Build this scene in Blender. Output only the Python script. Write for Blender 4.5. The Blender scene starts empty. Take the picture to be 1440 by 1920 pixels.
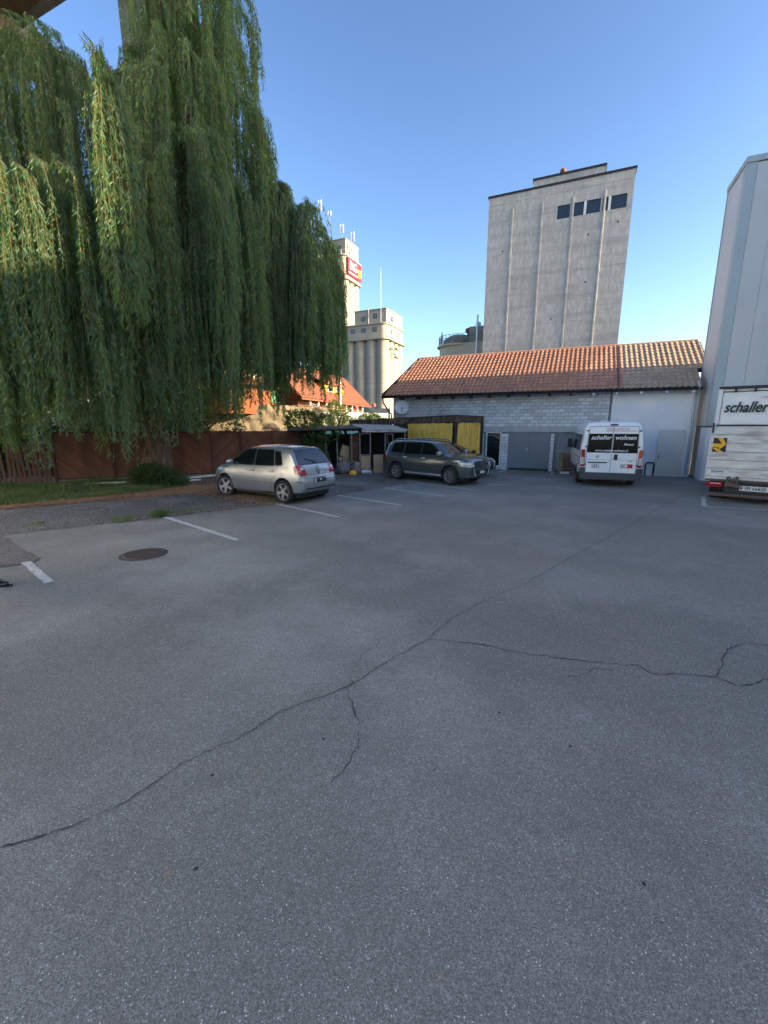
import bpy, bmesh, math, random
import numpy as np
from mathutils import Vector, Matrix, Euler
from mathutils.bvhtree import BVHTree
R = math.radians
random.seed(7)
rng = np.random.default_rng(11)
sc = bpy.context.scene
col = sc.collection

# ------------------------------------------------------------------ camera, sky, sun, exposure
cam = bpy.data.cameras.new('camera')
cam.sensor_fit = 'VERTICAL'; cam.sensor_height = 24.0; cam.lens = 790 / 1920 * 24
cam.clip_start = .05; cam.clip_end = 3000
co = bpy.data.objects.new('camera', cam); col.objects.link(co)
co.location = (0, 0, 2.2); co.rotation_euler = (R(90) - math.atan(163 / 790), 0, 0)
sc.camera = co
SUN_H = Vector((.925, -.38)).normalized(); SUN_E = R(20)
S = Vector((SUN_H.x * math.cos(SUN_E), SUN_H.y * math.cos(SUN_E), math.sin(SUN_E)))
w = bpy.data.worlds.new('World'); sc.world = w; w.use_nodes = True
nt = w.node_tree; bg = nt.nodes['Background']
sky = nt.nodes.new('ShaderNodeTexSky'); sky.sky_type = 'NISHITA'; sky.sun_disc = False
sky.sun_elevation = SUN_E; sky.sun_rotation = math.atan2(S.x, S.y)
sky.altitude = 600; sky.air_density = 1.0; sky.dust_density = 2.6; sky.ozone_density = 1.6
hs_ = nt.nodes.new('ShaderNodeHueSaturation'); hs_.inputs['Saturation'].default_value = 1.0
gm_ = nt.nodes.new('ShaderNodeGamma'); gm_.inputs['Gamma'].default_value = 1.35
nt.links.new(sky.outputs[0], gm_.inputs['Color']); nt.links.new(gm_.outputs[0], hs_.inputs['Color']); nt.links.new(hs_.outputs[0], bg.inputs[0]); bg.inputs[1].default_value = .085
sun = bpy.data.lights.new('sun', 'SUN'); sun.energy = 5.0; sun.angle = R(.5); sun.color = (1, .78, .50)
so = bpy.data.objects.new('sun', sun); col.objects.link(so); so.rotation_euler = S.to_track_quat('Z', 'Y').to_euler()
vs = sc.view_settings; vs.view_transform = 'Standard'; vs.look = 'None'; vs.gamma = 1; vs.exposure = 1.62
vs.use_curve_mapping = False
sc.cycles.max_bounces = 6; sc.cycles.transparent_max_bounces = 4

# ------------------------------------------------------------------ materials
def pm(name, c1, c2=None, scale=4, rough=.7, metal=0, bump=0, bscale=None, coat=0, detail=6, rnd=0, stretch=None, spec=.5, trans=0, c3=None, c3scale=1):
    m = bpy.data.materials.new(name); m.use_nodes = True
    t = m.node_tree; b = t.nodes['Principled BSDF']
    c2 = c2 or tuple(x * .82 for x in c1)
    tc = t.nodes.new('ShaderNodeTexCoord'); src = tc.outputs['Object']
    if stretch:
        mp = t.nodes.new('ShaderNodeMapping'); mp.inputs['Scale'].default_value = stretch
        t.links.new(src, mp.inputs[0]); src = mp.outputs[0]
    n = t.nodes.new('ShaderNodeTexNoise'); n.inputs['Scale'].default_value = scale; n.inputs['Detail'].default_value = detail
    t.links.new(src, n.inputs['Vector'])
    mr = t.nodes.new('ShaderNodeMapRange'); mr.inputs[1].default_value = .32; mr.inputs[2].default_value = .68
    t.links.new(n.outputs[0], mr.inputs[0])
    mx = t.nodes.new('ShaderNodeMix'); mx.data_type = 'RGBA'
    mx.inputs['A'].default_value = (*c1, 1); mx.inputs['B'].default_value = (*c2, 1)
    t.links.new(mr.outputs[0], mx.inputs['Factor']); out = mx.outputs['Result']
    if c3:
        n3 = t.nodes.new('ShaderNodeTexNoise'); n3.inputs['Scale'].default_value = c3scale; n3.inputs['Detail'].default_value = 3
        t.links.new(src, n3.inputs['Vector'])
        m3 = t.nodes.new('ShaderNodeMapRange'); m3.inputs[1].default_value = .5; m3.inputs[2].default_value = .68
        t.links.new(n3.outputs[0], m3.inputs[0])
        x3 = t.nodes.new('ShaderNodeMix'); x3.data_type = 'RGBA'; x3.inputs['B'].default_value = (*c3, 1)
        t.links.new(m3.outputs[0], x3.inputs['Factor']); t.links.new(out, x3.inputs['A']); out = x3.outputs['Result']
    if name == 'tower_concrete':
        for st_, lo_, hi_, k_, cc in (((.10, .1, 1.15), .48, .66, .55, (.27, .262, .245)), ((2.2, 1, .07), .54, .72, .5, (.24, .232, .215)), ((1, 1, 1), .56, .66, .4, (.66, .65, .61))):
            mp4 = t.nodes.new('ShaderNodeMapping'); mp4.inputs['Scale'].default_value = st_; t.links.new(tc.outputs['Object'], mp4.inputs[0])
            n4 = t.nodes.new('ShaderNodeTexNoise'); n4.inputs['Scale'].default_value = 1.0; n4.inputs['Detail'].default_value = 9; n4.inputs['Roughness'].default_value = .65; t.links.new(mp4.outputs[0], n4.inputs['Vector'])
            m4 = t.nodes.new('ShaderNodeMapRange'); m4.inputs[1].default_value = lo_; m4.inputs[2].default_value = hi_; m4.inputs[4].default_value = k_; t.links.new(n4.outputs[0], m4.inputs[0])
            x4 = t.nodes.new('ShaderNodeMix'); x4.data_type = 'RGBA'; x4.inputs['B'].default_value = (*cc, 1); t.links.new(m4.outputs[0], x4.inputs['Factor']); t.links.new(out, x4.inputs['A']); out = x4.outputs['Result']
    if rnd:
        oi = t.nodes.new('ShaderNodeObjectInfo')
        r2 = t.nodes.new('ShaderNodeMapRange'); r2.inputs[3].default_value = 1 - rnd; r2.inputs[4].default_value = 1 + rnd
        t.links.new(oi.outputs['Random'], r2.inputs[0])
        hs = t.nodes.new('ShaderNodeHueSaturation'); t.links.new(r2.outputs[0], hs.inputs['Value']); t.links.new(out, hs.inputs['Color']); out = hs.outputs[0]
    t.links.new(out, b.inputs['Base Color'])
    b.inputs['Roughness'].default_value = rough; b.inputs['Metallic'].default_value = metal
    b.inputs['Specular IOR Level'].default_value = spec
    if coat: b.inputs['Coat Weight'].default_value = coat; b.inputs['Coat Roughness'].default_value = .04
    if trans: b.inputs['Transmission Weight'].default_value = trans
    if bump:
        nb = t.nodes.new('ShaderNodeTexNoise'); nb.inputs['Scale'].default_value = bscale or scale * 6; nb.inputs['Detail'].default_value = 5
        t.links.new(src, nb.inputs['Vector'])
        bp = t.nodes.new('ShaderNodeBump'); bp.inputs['Strength'].default_value = bump; bp.inputs['Distance'].default_value = .02
        t.links.new(nb.outputs[0], bp.inputs['Height']); t.links.new(bp.outputs[0], b.inputs['Normal'])
    return m

def leafmat(name, c1, c2, tr, scale=1.2):
    m = bpy.data.materials.new(name); m.use_nodes = True; t = m.node_tree; b = t.nodes['Principled BSDF']; o = t.nodes['Material Output']
    g = t.nodes.new('ShaderNodeNewGeometry')
    n = t.nodes.new('ShaderNodeTexNoise'); n.inputs['Scale'].default_value = scale; n.inputs['Detail'].default_value = 8
    t.links.new(g.outputs['Position'], n.inputs['Vector'])
    mr = t.nodes.new('ShaderNodeMapRange'); mr.inputs[1].default_value = .35; mr.inputs[2].default_value = .65; t.links.new(n.outputs[0], mr.inputs[0])
    mx = t.nodes.new('ShaderNodeMix'); mx.data_type = 'RGBA'; mx.inputs['A'].default_value = (*c1, 1); mx.inputs['B'].default_value = (*c2, 1)
    t.links.new(mr.outputs[0], mx.inputs['Factor']); t.links.new(mx.outputs['Result'], b.inputs['Base Color'])
    b.inputs['Roughness'].default_value = .42; b.inputs['Specular IOR Level'].default_value = .45
    tl = t.nodes.new('ShaderNodeBsdfTranslucent'); tl.inputs[0].default_value = (*tr, 1)
    ms = t.nodes.new('ShaderNodeMixShader'); ms.inputs[0].default_value = .4
    t.links.new(b.outputs[0], ms.inputs[1]); t.links.new(tl.outputs[0], ms.inputs[2]); t.links.new(ms.outputs[0], o.inputs[0])
    return m

def asphalt(name, base, dark, light, speck=.9, patch=1.0, big=False):
    m = bpy.data.materials.new(name); m.use_nodes = True; t = m.node_tree; b = t.nodes['Principled BSDF']
    L = t.links.new
    g = t.nodes.new('ShaderNodeTexCoord'); pos = g.outputs['Object']
    def noise(s, d=4, r=.55):
        n = t.nodes.new('ShaderNodeTexNoise'); n.inputs['Scale'].default_value = s; n.inputs['Detail'].default_value = d; n.inputs['Roughness'].default_value = r
        L(pos, n.inputs['Vector']); return n.outputs[0]
    def rng_(v, a, b_, c=0, d=1):
        r = t.nodes.new('ShaderNodeMapRange'); r.inputs[1].default_value = a; r.inputs[2].default_value = b_; r.inputs[3].default_value = c; r.inputs[4].default_value = d
        L(v, r.inputs[0]); return r.outputs[0]
    def mix(f, a, b_):
        x = t.nodes.new('ShaderNodeMix'); x.data_type = 'RGBA'
        L(f, x.inputs['Factor'])
        for s_, k in ((a, 'A'), (b_, 'B')):
            if isinstance(s_, tuple): x.inputs[k].default_value = (*s_, 1)
            else: L(s_, x.inputs[k])
        return x.outputs['Result']
    c = mix(rng_(noise(.23, 6, .6), .42, .6), base, dark)
    c = mix(rng_(noise(.42, 7, .62), .47, .64, 0, .85 * patch), c, light)
    c = mix(rng_(noise(1.6, 5, .6), .58, .72, 0, .35), c, dark)
    c = mix(rng_(noise(17, 5, .75), .35, .68, 0, .42), c, tuple(x * .66 for x in dark))
    c = mix(rng_(noise(3.1, 6, .7), .5, .75, 0, .3), c, dark)
    if name == 'asphalt':  # pale worn patches; dark ones on the right paint in shade near the lorry
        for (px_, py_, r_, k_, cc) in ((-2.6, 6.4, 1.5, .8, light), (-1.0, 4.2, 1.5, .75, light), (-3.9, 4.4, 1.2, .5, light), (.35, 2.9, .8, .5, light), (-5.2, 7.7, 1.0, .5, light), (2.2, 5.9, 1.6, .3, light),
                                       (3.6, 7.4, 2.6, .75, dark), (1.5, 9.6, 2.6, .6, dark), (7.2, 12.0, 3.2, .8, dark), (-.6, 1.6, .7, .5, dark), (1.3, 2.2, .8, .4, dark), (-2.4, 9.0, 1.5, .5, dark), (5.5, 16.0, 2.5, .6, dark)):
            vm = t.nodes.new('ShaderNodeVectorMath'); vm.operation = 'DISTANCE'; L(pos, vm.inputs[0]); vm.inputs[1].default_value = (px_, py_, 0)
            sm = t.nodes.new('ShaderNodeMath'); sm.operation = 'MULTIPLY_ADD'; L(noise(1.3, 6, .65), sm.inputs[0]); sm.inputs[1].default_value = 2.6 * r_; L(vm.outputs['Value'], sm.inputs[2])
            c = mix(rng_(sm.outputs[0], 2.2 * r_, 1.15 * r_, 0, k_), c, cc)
    # aggregate grains
    v1 = t.nodes.new('ShaderNodeTexVoronoi'); v1.inputs['Scale'].default_value = 75 if big else 210; L(pos, v1.inputs['Vector'])
    sp = t.nodes.new('ShaderNodeSeparateColor'); L(v1.outputs['Color'], sp.inputs[0])
    c = mix(rng_(sp.outputs[0], 0, 1, 0, .85), c, tuple(x * .40 for x in dark))
    c = mix(rng_(sp.outputs[1], .9, 1, 0, .32 * speck), c, tuple(min(1, x * 2.7) for x in light))
    v2 = t.nodes.new('ShaderNodeTexVoronoi'); v2.inputs['Scale'].default_value = 48 if big else 105; L(pos, v2.inputs['Vector'])
    s2 = t.nodes.new('ShaderNodeSeparateColor'); L(v2.outputs['Color'], s2.inputs[0])
    a = rng_(s2.outputs[0], .95, .958); d = rng_(v2.outputs['Distance'], .38, .22)
    mu = t.nodes.new('ShaderNodeMath'); mu.operation = 'MULTIPLY'; L(a, mu.inputs[0]); L(d, mu.inputs[1])
    m2 = t.nodes.new('ShaderNodeMath'); m2.operation = 'MULTIPLY'; L(mu.outputs[0], m2.inputs[0]); m2.inputs[1].default_value = speck
    c = mix(m2.outputs[0], c, (.88, .88, .84))
    L(c, b.inputs['Base Color']); b.inputs['Roughness'].default_value = .82; b.inputs['Specular IOR Level'].default_value = .35
    bp = t.nodes.new('ShaderNodeBump'); bp.inputs['Strength'].default_value = .5; bp.inputs['Distance'].default_value = .006 if not big else .015
    L(sp.outputs[0], bp.inputs['Height']); L(bp.outputs[0], b.inputs['Normal'])
    return m

M = {}
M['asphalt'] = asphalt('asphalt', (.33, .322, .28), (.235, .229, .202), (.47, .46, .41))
M['gravel'] = asphalt('gravel_surface', (.18, .168, .15), (.10, .092, .08), (.34, .325, .295), speck=1.6, big=True)
M['paleconc'] = asphalt('rough_concrete', (.20, .175, .155), (.13, .115, .105), (.36, .33, .30), big=True)
M['soil'] = pm('soil', (.07, .06, .04), (.05, .07, .03), 2, .95, bump=.5)
M['paint_line'] = pm('worn_white_paint', (.70, .70, .67), (.34, .34, .33), 30, .8, detail=10, c3=(.27, .27, .26), c3scale=22)
M['crack'] = pm('crack_dark', (.03, .03, .032), (.06, .06, .06), 20, .95)
M['iron'] = pm('rusty_iron', (.16, .125, .105), (.075, .055, .045), 26, .6, metal=.4, bump=.5)
M['fence'] = pm('red_brown_timber', (.175, .068, .038), (.105, .042, .025), 3, .75, bump=.3, bscale=30, rnd=.22, stretch=(1, 1, .3))
M['fencepost'] = pm('dark_brown_post', (.10, .032, .016), (.06, .02, .012), 4, .8, bump=.3)
M['picket'] = pm('picket_wood', (.13, .06, .035), (.08, .04, .025), 5, .8, bump=.4, rnd=.2)
M['bark'] = pm('willow_bark', (.17, .12, .075), (.045, .03, .02), 9, .95, bump=1, bscale=16, stretch=(1, 1, .3), detail=10)
M['willow'] = leafmat('willow_leaf', (.020, .078, .046), (.072, .150, .095), (.46, .66, .10))
M['leafdark'] = leafmat('dark_leaf', (.03, .07, .02), (.05, .10, .03), (.07, .13, .02))
M['leafmid'] = leafmat('mid_leaf', (.07, .12, .03), (.13, .17, .04), (.2, .25, .04))
M['grass'] = leafmat('grass_blade', (.06, .13, .035), (.20, .23, .09), (.16, .22, .05), 2.2)
M['litter'] = pm('dry_leaf', (.46, .26, .14), (.30, .17, .09), 9, .8)
M['twig'] = pm('twig', (.22, .18, .06), (.14, .1, .05), 3, .7)
M['brick'] = pm('grey_lime_brick', (0.72, 0.72, 0.72), (0.594, 0.594, 0.612), 8, .85, bump=.3, rnd=.17, c3=(0.504, 0.504, 0.504), c3scale=2)
M['mortar'] = pm('mortar', (0.221, 0.221, 0.227), (0.156, 0.156, 0.169), 6, .95)
M['lintel'] = pm('concrete_lintel', (0.496, 0.496, 0.496), (0.384, 0.384, 0.384), 3, .85, bump=.2)
M['plaster'] = pm('white_plaster', (0.86, 0.86, 0.86), (0.75, 0.779, 0.808), 1.3, .9, bump=.15, c3=(0.721, 0.75, 0.793), c3scale=.8)
M['tile'] = pm('orange_roof_tile', (.49, .235, .14), (.40, .19, .12), 1.8, .75, rnd=.1, bump=.3, c3=(.33, .17, .115), c3scale=6)
M['tiletan'] = pm('tan_roof_tile', (.46, .325, .22), (.38, .265, .18), 1.8, .75, rnd=.1, bump=.3, c3=(.29, .22, .16), c3scale=6)
M['tileold'] = pm('bright_orange_tile', (0.196, 0.0662, 0.0288), (0.149, 0.049, 0.023), 2.5, .75, rnd=.2, bump=.5, c3=(0.161, 0.0691, 0.0403), c3scale=7)
M['darktrim'] = pm('dark_metal_trim', (.03, .033, .04), None, 3, .45, metal=.3)
M['bluegrey'] = pm('blue_grey_door', (.19, .21, .235), (.165, .185, .21), 1.5, .5)
M['bluecorr'] = pm('blue_grey_corrugated', (.24, .27, .30), (.19, .215, .24), 2, .45, metal=.2)
M['white'] = pm('white_frame', (.75, .76, .76), (.66, .67, .68), 3, .5)
M['whitelamp'] = pm('white_globe', (.78, .78, .76), None, 3, .3)
M['glass'] = pm('dark_glass', (.012, .015, .018), (.01, .012, .014), 2, .03, spec=.9)
M['tint'] = pm('tinted_glass', (0.006, 0.008, 0.009), (0.006, 0.008, 0.009), 2, .03, spec=1)
M['vanpane'] = pm('dark_van_pane', (.008, .009, .010), (.008, .009, .01), 2, .12, spec=.3)
M['steel'] = pm('pale_steel_sheet', (0.65, 0.65, 0.65), (0.562, 0.575, 0.587), .9, .42, metal=.45)
M['wood'] = pm('weathered_pallet_wood', (0.312, 0.247, 0.182), (0.195, 0.156, 0.117), 6, .9, bump=.5, rnd=.25)
M['plasticwhite'] = pm('white_plastic_wrap', (.62, .62, .64), None, 8, .35, bump=.6)
M['hallpanel'] = pm('pale_grey_panel', (.60, .605, .59), (.56, .565, .555), .5, .5, metal=.1, c3=(.52, .53, .52), c3scale=.35)
M['halltrim'] = pm('grey_green_trim', (0.429, 0.481, 0.481), (0.39, 0.442, 0.442), 1, .45, metal=.2)
M['hallwhite'] = pm('white_base_panel', (0.77, 0.812, 0.854), (0.7, 0.742, 0.784), .8, .5)
M['concrete'] = pm('tower_concrete', (.56, .545, .505), (.38, .37, .345), 2.6, .9, bump=.6, bscale=5, detail=13, stretch=(1.6, 1, .5), c3=(.42, .405, .375), c3scale=.7)
M['conclight'] = pm('rib_concrete', (0.468, 0.448, 0.41), (0.351, 0.338, 0.312), .9, .9, bump=.2)
M['silo'] = pm('silo_concrete', (0.311, 0.292, 0.24), (0.234, 0.221, 0.184), .25, .9, bump=.3, bscale=1.5, stretch=(1, 1, 2.2), c3=(0.254, 0.24, 0.197), c3scale=.5)
M['ring'] = pm('silo_dark_joint', (.27, .25, .21), None, 1, .9)
M['viaduct'] = pm('viaduct_concrete', (.20, .19, .165), (.11, .105, .085), 1.1, .9, bump=.4, bscale=4, c3=(.09, .085, .06), c3scale=.9)
M['soffit'] = pm('rust_soffit', (.22, .15, .07), (.12, .08, .045), 1.4, .85, bump=.3)
M['red'] = pm('sign_red', (.42, .008, .02), (.38, .008, .018), 1, .5)
M['yellow'] = pm('sign_yellow', (.85, .45, .02), None, 1, .5)
M['signwhite'] = pm('sign_white', (.85, .85, .85), None, 1, .5)
M['signblack'] = pm('sign_black', (.012, .012, .014), None, 1, .4)
M['tarp'] = pm('yellow_tarpaulin', (.86, .54, .095), (.74, .44, .08), 2.2, .6, bump=.5, bscale=3)
M['fascia'] = pm('weathered_brown_fascia', (.10, .055, .04), (.055, .035, .03), 3, .85, bump=.5, stretch=(3, 3, .6), c3=(.22, .16, .13), c3scale=3, rnd=.2)
M['darkwood'] = pm('dark_timber', (.045, .03, .025), None, 4, .85, bump=.3)
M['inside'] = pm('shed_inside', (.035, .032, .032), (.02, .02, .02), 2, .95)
M['corrug'] = pm('dirty_corrugated_sheet', (0.52, 0.494, 0.455), (0.286, 0.26, 0.234), 3, .7, bump=.3)
M['framegrey'] = pm('grey_timber_frame', (0.224, 0.213, 0.202), (0.134, 0.123, 0.112), 6, .8, bump=.3)
M['cardboard'] = pm('cardboard', (0.39, 0.28, 0.169), (0.325, 0.234, 0.143), 2, .9, rnd=.1)
M['bag'] = pm('grey_rubble_bag', (.16, .165, .18), (.10, .10, .115), 5, .7, bump=.8, bscale=8)
M['turq'] = pm('turquoise_sheet', (.18, .45, .38), None, 3, .6)
M['silver'] = pm('silver_paint', (.33, .345, .355), (.32, .335, .345), 2, .26, metal=.6, coat=.9)
M['greengrey'] = pm('grey_green_paint', (.10, .122, .125), (.095, .118, .12), 2, .22, metal=.55, coat=.9)
M['blackpaint'] = pm('dark_blue_grey_paint', (.02, .024, .03), None, 2, .25, metal=.4, coat=1)
M['vanwhite'] = pm('white_van_paint', (0.854, 0.86, 0.86), (0.781, 0.805, 0.83), 1, .3, coat=.6)
M['blackplastic'] = pm('black_plastic', (.02, .021, .023), (.028, .028, .03), 9, .6)
M['greyplastic'] = pm('grey_plastic', (.055, .062, .07), None, 9, .55)
M['rubber'] = pm('tyre_rubber', (.014, .014, .015), (.022, .022, .022), 20, .85, bump=.3)
M['alloy'] = pm('alloy_wheel', (.40, .40, .41), (.28, .28, .29), 5, .35, metal=.7)
M['chrome'] = pm('chrome', (.7, .7, .72), None, 2, .12, metal=1)
M['taillight'] = pm('red_lens', (0.35, 0.007, 0.0084), (0.266, 0.0056, 0.007), 12, .12, coat=1)
M['clearlens'] = pm('clear_lens', (.62, .60, .58), (.4, .4, .4), 14, .12, coat=1)
M['orangelens'] = pm('orange_lens', (.65, .14, .03), None, 14, .12, coat=1)
M['seat'] = pm('car_interior', (.05, .05, .05), None, 3, .9)
M['tarpwhite'] = pm('white_truck_cover', (0.806, 0.832, 0.806), (0.715, 0.741, 0.728), 1.2, .55, bump=.2, bscale=1.5)
M['aluminium'] = pm('scratched_aluminium', (0.725, 0.711, 0.667), (0.522, 0.507, 0.478), 2.2, .5, metal=.35, bump=.2, stretch=(1, 1, 4), c3=(0.392, 0.377, 0.348), c3scale=1.6)
M['plate'] = pm('number_plate', (.72, .72, .70), None, 9, .5)
M['rock'] = pm('sunlit_sandstone', (0.162, 0.133, 0.0884), (0.109, 0.0859, 0.0541), .9, .95, bump=1, bscale=3, c3=(0.118, 0.0986, 0.0688), c3scale=1.2)
M['orangewall'] = pm('orange_render', (0.198, 0.0572, 0.0183), (0.167, 0.0495, 0.0156), 1.5, .9)
M['shutter'] = pm('green_shutter', (.12, .36, .22), None, 4, .6)
M['cream'] = pm('cream_render', (0.513, 0.445, 0.325), (0.427, 0.367, 0.274), 1, .9)
M['brownwall'] = pm('brown_timber_wall', (.17, .07, .035), (.10, .05, .03), 2, .9)
M['skin'] = pm('skin', (.52, .30, .22), (.48, .27, .19), 6, .5)
M['cloth'] = pm('dark_trousers', (.02, .022, .03), (.03, .032, .04), 12, .9, bump=.3)
M['shirt'] = pm('grey_shirt', (.14, .14, .15), None, 8, .9, bump=.3)
M['hair'] = pm('brown_hair', (.05, .03, .02), None, 20, .7)
M['flower'] = pm('red_flower', (.55, .09, .08), None, 3, .6)

# ------------------------------------------------------------------ helpers
def tag(o, label, cat=None, group=None, kind=None):
    if label: o['label'] = label
    if cat: o['category'] = cat
    if group: o['group'] = group
    if kind: o['kind'] = kind
    return o

def empty(name, loc=(0, 0, 0), rz=0):
    o = bpy.data.objects.new(name, None); col.objects.link(o); o.location = loc; o.rotation_euler = (0, 0, rz); o.empty_display_size = .2
    return o

class MB:
    def __init__(s): s.v = []; s.f = []; s.m = []
    def add(s, vs, fs, m=0, M4=None):
        n = len(s.v)
        if M4 is not None: vs = [tuple(M4 @ Vector(p)) for p in vs]
        s.v += [tuple(p) for p in vs]; s.f += [tuple(i + n for i in f) for f in fs]; s.m += [m] * len(fs); return s
    def box(s, x0, x1, y0, y1, z0, z1, m=0, M4=None):
        return s.add([(x0, y0, z0), (x1, y0, z0), (x1, y1, z0), (x0, y1, z0), (x0, y0, z1), (x1, y0, z1), (x1, y1, z1), (x0, y1, z1)],
                     [(0, 3, 2, 1), (4, 5, 6, 7), (0, 1, 5, 4), (1, 2, 6, 5), (2, 3, 7, 6), (3, 0, 4, 7)], m, M4)
    def bar(s, a, b, wd, ht, m=0, up=(0, 0, 1)):
        a = Vector(a); b = Vector(b); d = (b - a); L = d.length; d.normalize(); up = Vector(up)
        sd = d.cross(up)
        if sd.length < 1e-4: sd = d.cross(Vector((1, 0, 0)))
        sd.normalize(); u = sd.cross(d)
        M4 = Matrix((d, sd, u)).transposed().to_4x4(); M4.translation = a
        return s.box(0, L, -wd / 2, wd / 2, -ht / 2, ht / 2, m, M4)
    def tube(s, pts, r, n=8, m=0, cap=True):
        pts = [Vector(p) for p in pts]; rs = r if isinstance(r, (list, tuple)) else [r] * len(pts)
        vs = []; prev = None
        for i, p in enumerate(pts):
            d = (pts[min(i + 1, len(pts) - 1)] - pts[max(i - 1, 0)]).normalized()
            if prev is None:
                a = d.orthogonal().normalized()
            else:
                a = (prev - d * prev.dot(d)); a = a.normalized() if a.length > 1e-5 else d.orthogonal().normalized()
            prev = a; b = d.cross(a)
            vs += [p + (a * math.cos(t) + b * math.sin(t)) * rs[i] for t in (2 * math.pi * k / n for k in range(n))]
        fs = [(i * n + k, i * n + (k + 1) % n, (i + 1) * n + (k + 1) % n, (i + 1) * n + k) for i in range(len(pts) - 1) for k in range(n)]
        if cap: fs += [tuple(range(n - 1, -1, -1)), tuple(range((len(pts) - 1) * n, len(pts) * n))]
        return s.add(vs, fs, m)
    def lathe(s, prof, n=24, m=0, M4=None, a0=0, a1=2 * math.pi):
        full = abs(a1 - a0 - 2 * math.pi) < 1e-6; k = n if full else n + 1
        vs = [(r * math.cos(a0 + (a1 - a0) * i / n), r * math.sin(a0 + (a1 - a0) * i / n), z) for i in range(k) for r, z in prof]
        q = len(prof)
        fs = [(i * q + j, ((i + 1) % k) * q + j, ((i + 1) % k) * q + j + 1, i * q + j + 1) for i in range(n) for j in range(q - 1)]
        return s.add(vs, fs, m, M4)
    def prism(s, poly, y0, y1, m=0, M4=None):   # poly in (x,z), extruded along y
        n = len(poly)
        vs = [(x, y0, z) for x, z in poly] + [(x, y1, z) for x, z in poly]
        fs = [tuple(range(n)), tuple(range(2 * n - 1, n - 1, -1))] + [(i, i + n, (i + 1) % n + n, (i + 1) % n) for i in range(n)]
        return s.add(vs, fs, m, M4)
    def slab(s, poly, z0, z1, m=0):              # poly in (x,y)
        n = len(poly)
        vs = [(x, y, z0) for x, y in poly] + [(x, y, z1) for x, y in poly]
        fs = [tuple(range(n - 1, -1, -1)), tuple(range(n, 2 * n))] + [(i, (i + 1) % n, (i + 1) % n + n, i + n) for i in range(n)]
        return s.add(vs, fs, m)
    def mesh(s, name, mats, smooth=False, angle=35):
        me = bpy.data.meshes.new(name); me.from_pydata(s.v, [], s.f)
        mats = mats if isinstance(mats, (list, tuple)) else [mats]
        for k in mats: me.materials.append(M[k])
        me.polygons.foreach_set('material_index', s.m)
        bm = bmesh.new(); bm.from_mesh(me); bmesh.ops.recalc_face_normals(bm, faces=bm.faces)
        if smooth:
            ca = R(angle)
            for f in bm.faces: f.smooth = True
            for e in bm.edges:
                if len(e.link_faces) == 2 and e.calc_face_angle(0) > ca: e.smooth = False
        bm.to_mesh(me); bm.free()
        return me
    def build(s, name, mats, parent=None, smooth=False, loc=None, rz=None, bevel=0, angle=35):
        return link(name, s.mesh(name, mats, smooth, angle), parent, loc, rz, bevel)

def link(name, me, parent=None, loc=None, rz=None, bevel=0):
    o = bpy.data.objects.new(name, me); col.objects.link(o)
    if parent: o.parent = parent
    if loc: o.location = loc
    if rz is not None: o.rotation_euler = (0, 0, rz)
    if bevel:
        b = o.modifiers.new('b', 'BEVEL'); b.width = bevel; b.segments = 2; b.limit_method = 'ANGLE'; b.angle_limit = R(40)
    return o

def npmesh(name, V, F, mats, fm=None):
    me = bpy.data.meshes.new(name); V = np.asarray(V, np.float32); F = np.asarray(F, np.int32)
    k = F.shape[1]; me.vertices.add(len(V)); me.vertices.foreach_set('co', V.ravel())
    me.loops.add(F.size); me.loops.foreach_set('vertex_index', F.ravel())
    me.polygons.add(len(F)); me.polygons.foreach_set('loop_start', np.arange(0, F.size, k, dtype=np.int32))
    mats = mats if isinstance(mats, (list, tuple)) else [mats]
    for q in mats: me.materials.append(M[q])
    if fm is not None: me.polygons.foreach_set('material_index', np.asarray(fm, np.int32))
    me.update(calc_edges=True); return me

def copies(name, me, mats_list, parent):
    out = []
    for M4 in mats_list:
        o = bpy.data.objects.new(name, me); col.objects.link(o); o.parent = parent; o.matrix_local = M4; out.append(o)
    return out

def joined(name, src, mats_list, parent, mats, kind='stuff'):
    """many copies of one small mesh as one mesh"""
    if not mats_list: return None
    n = len(src.vertices); V = np.empty(n * 3, np.float32); src.vertices.foreach_get('co', V); V = V.reshape(-1, 3)
    H = np.c_[V, np.ones(n)]
    A = np.concatenate([(H @ np.array(m).T)[:, :3] for m in mats_list])
    fs = [tuple(p.vertices) for p in src.polygons]; F = []
    for i in range(len(mats_list)): F += [tuple(k + i * n for k in f) for f in fs]
    me = bpy.data.meshes.new(name); me.from_pydata(A.tolist(), [], F)
    for q in mats: me.materials.append(M[q])
    for p in me.polygons: p.use_smooth = src.polygons[0].use_smooth
    o = link(name, me, parent); o['kind'] = kind; return o

def leaf_arrays(P, Dn, Ln, Wd):
    """narrow leaves: base points P, directions Dn, lengths Ln, widths Wd -> folded pairs of triangles"""
    n = len(P); side = np.cross(Dn, rng.normal(size=(n, 3))); side /= np.linalg.norm(side, axis=1)[:, None] + 1e-9
    nrm = np.cross(Dn, side)
    mid = P + Dn * (Ln * .45)[:, None] + nrm * (Wd * .25)[:, None]
    V = np.stack([P, mid + side * (Wd * .5)[:, None], P + Dn * Ln[:, None], mid - side * (Wd * .5)[:, None]], 1).reshape(-1, 3)
    b = np.arange(n)[:, None] * 4
    F = np.concatenate([b + [0, 1, 2], b + [0, 2, 3]], 1).reshape(-1, 3)
    return V, F

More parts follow.
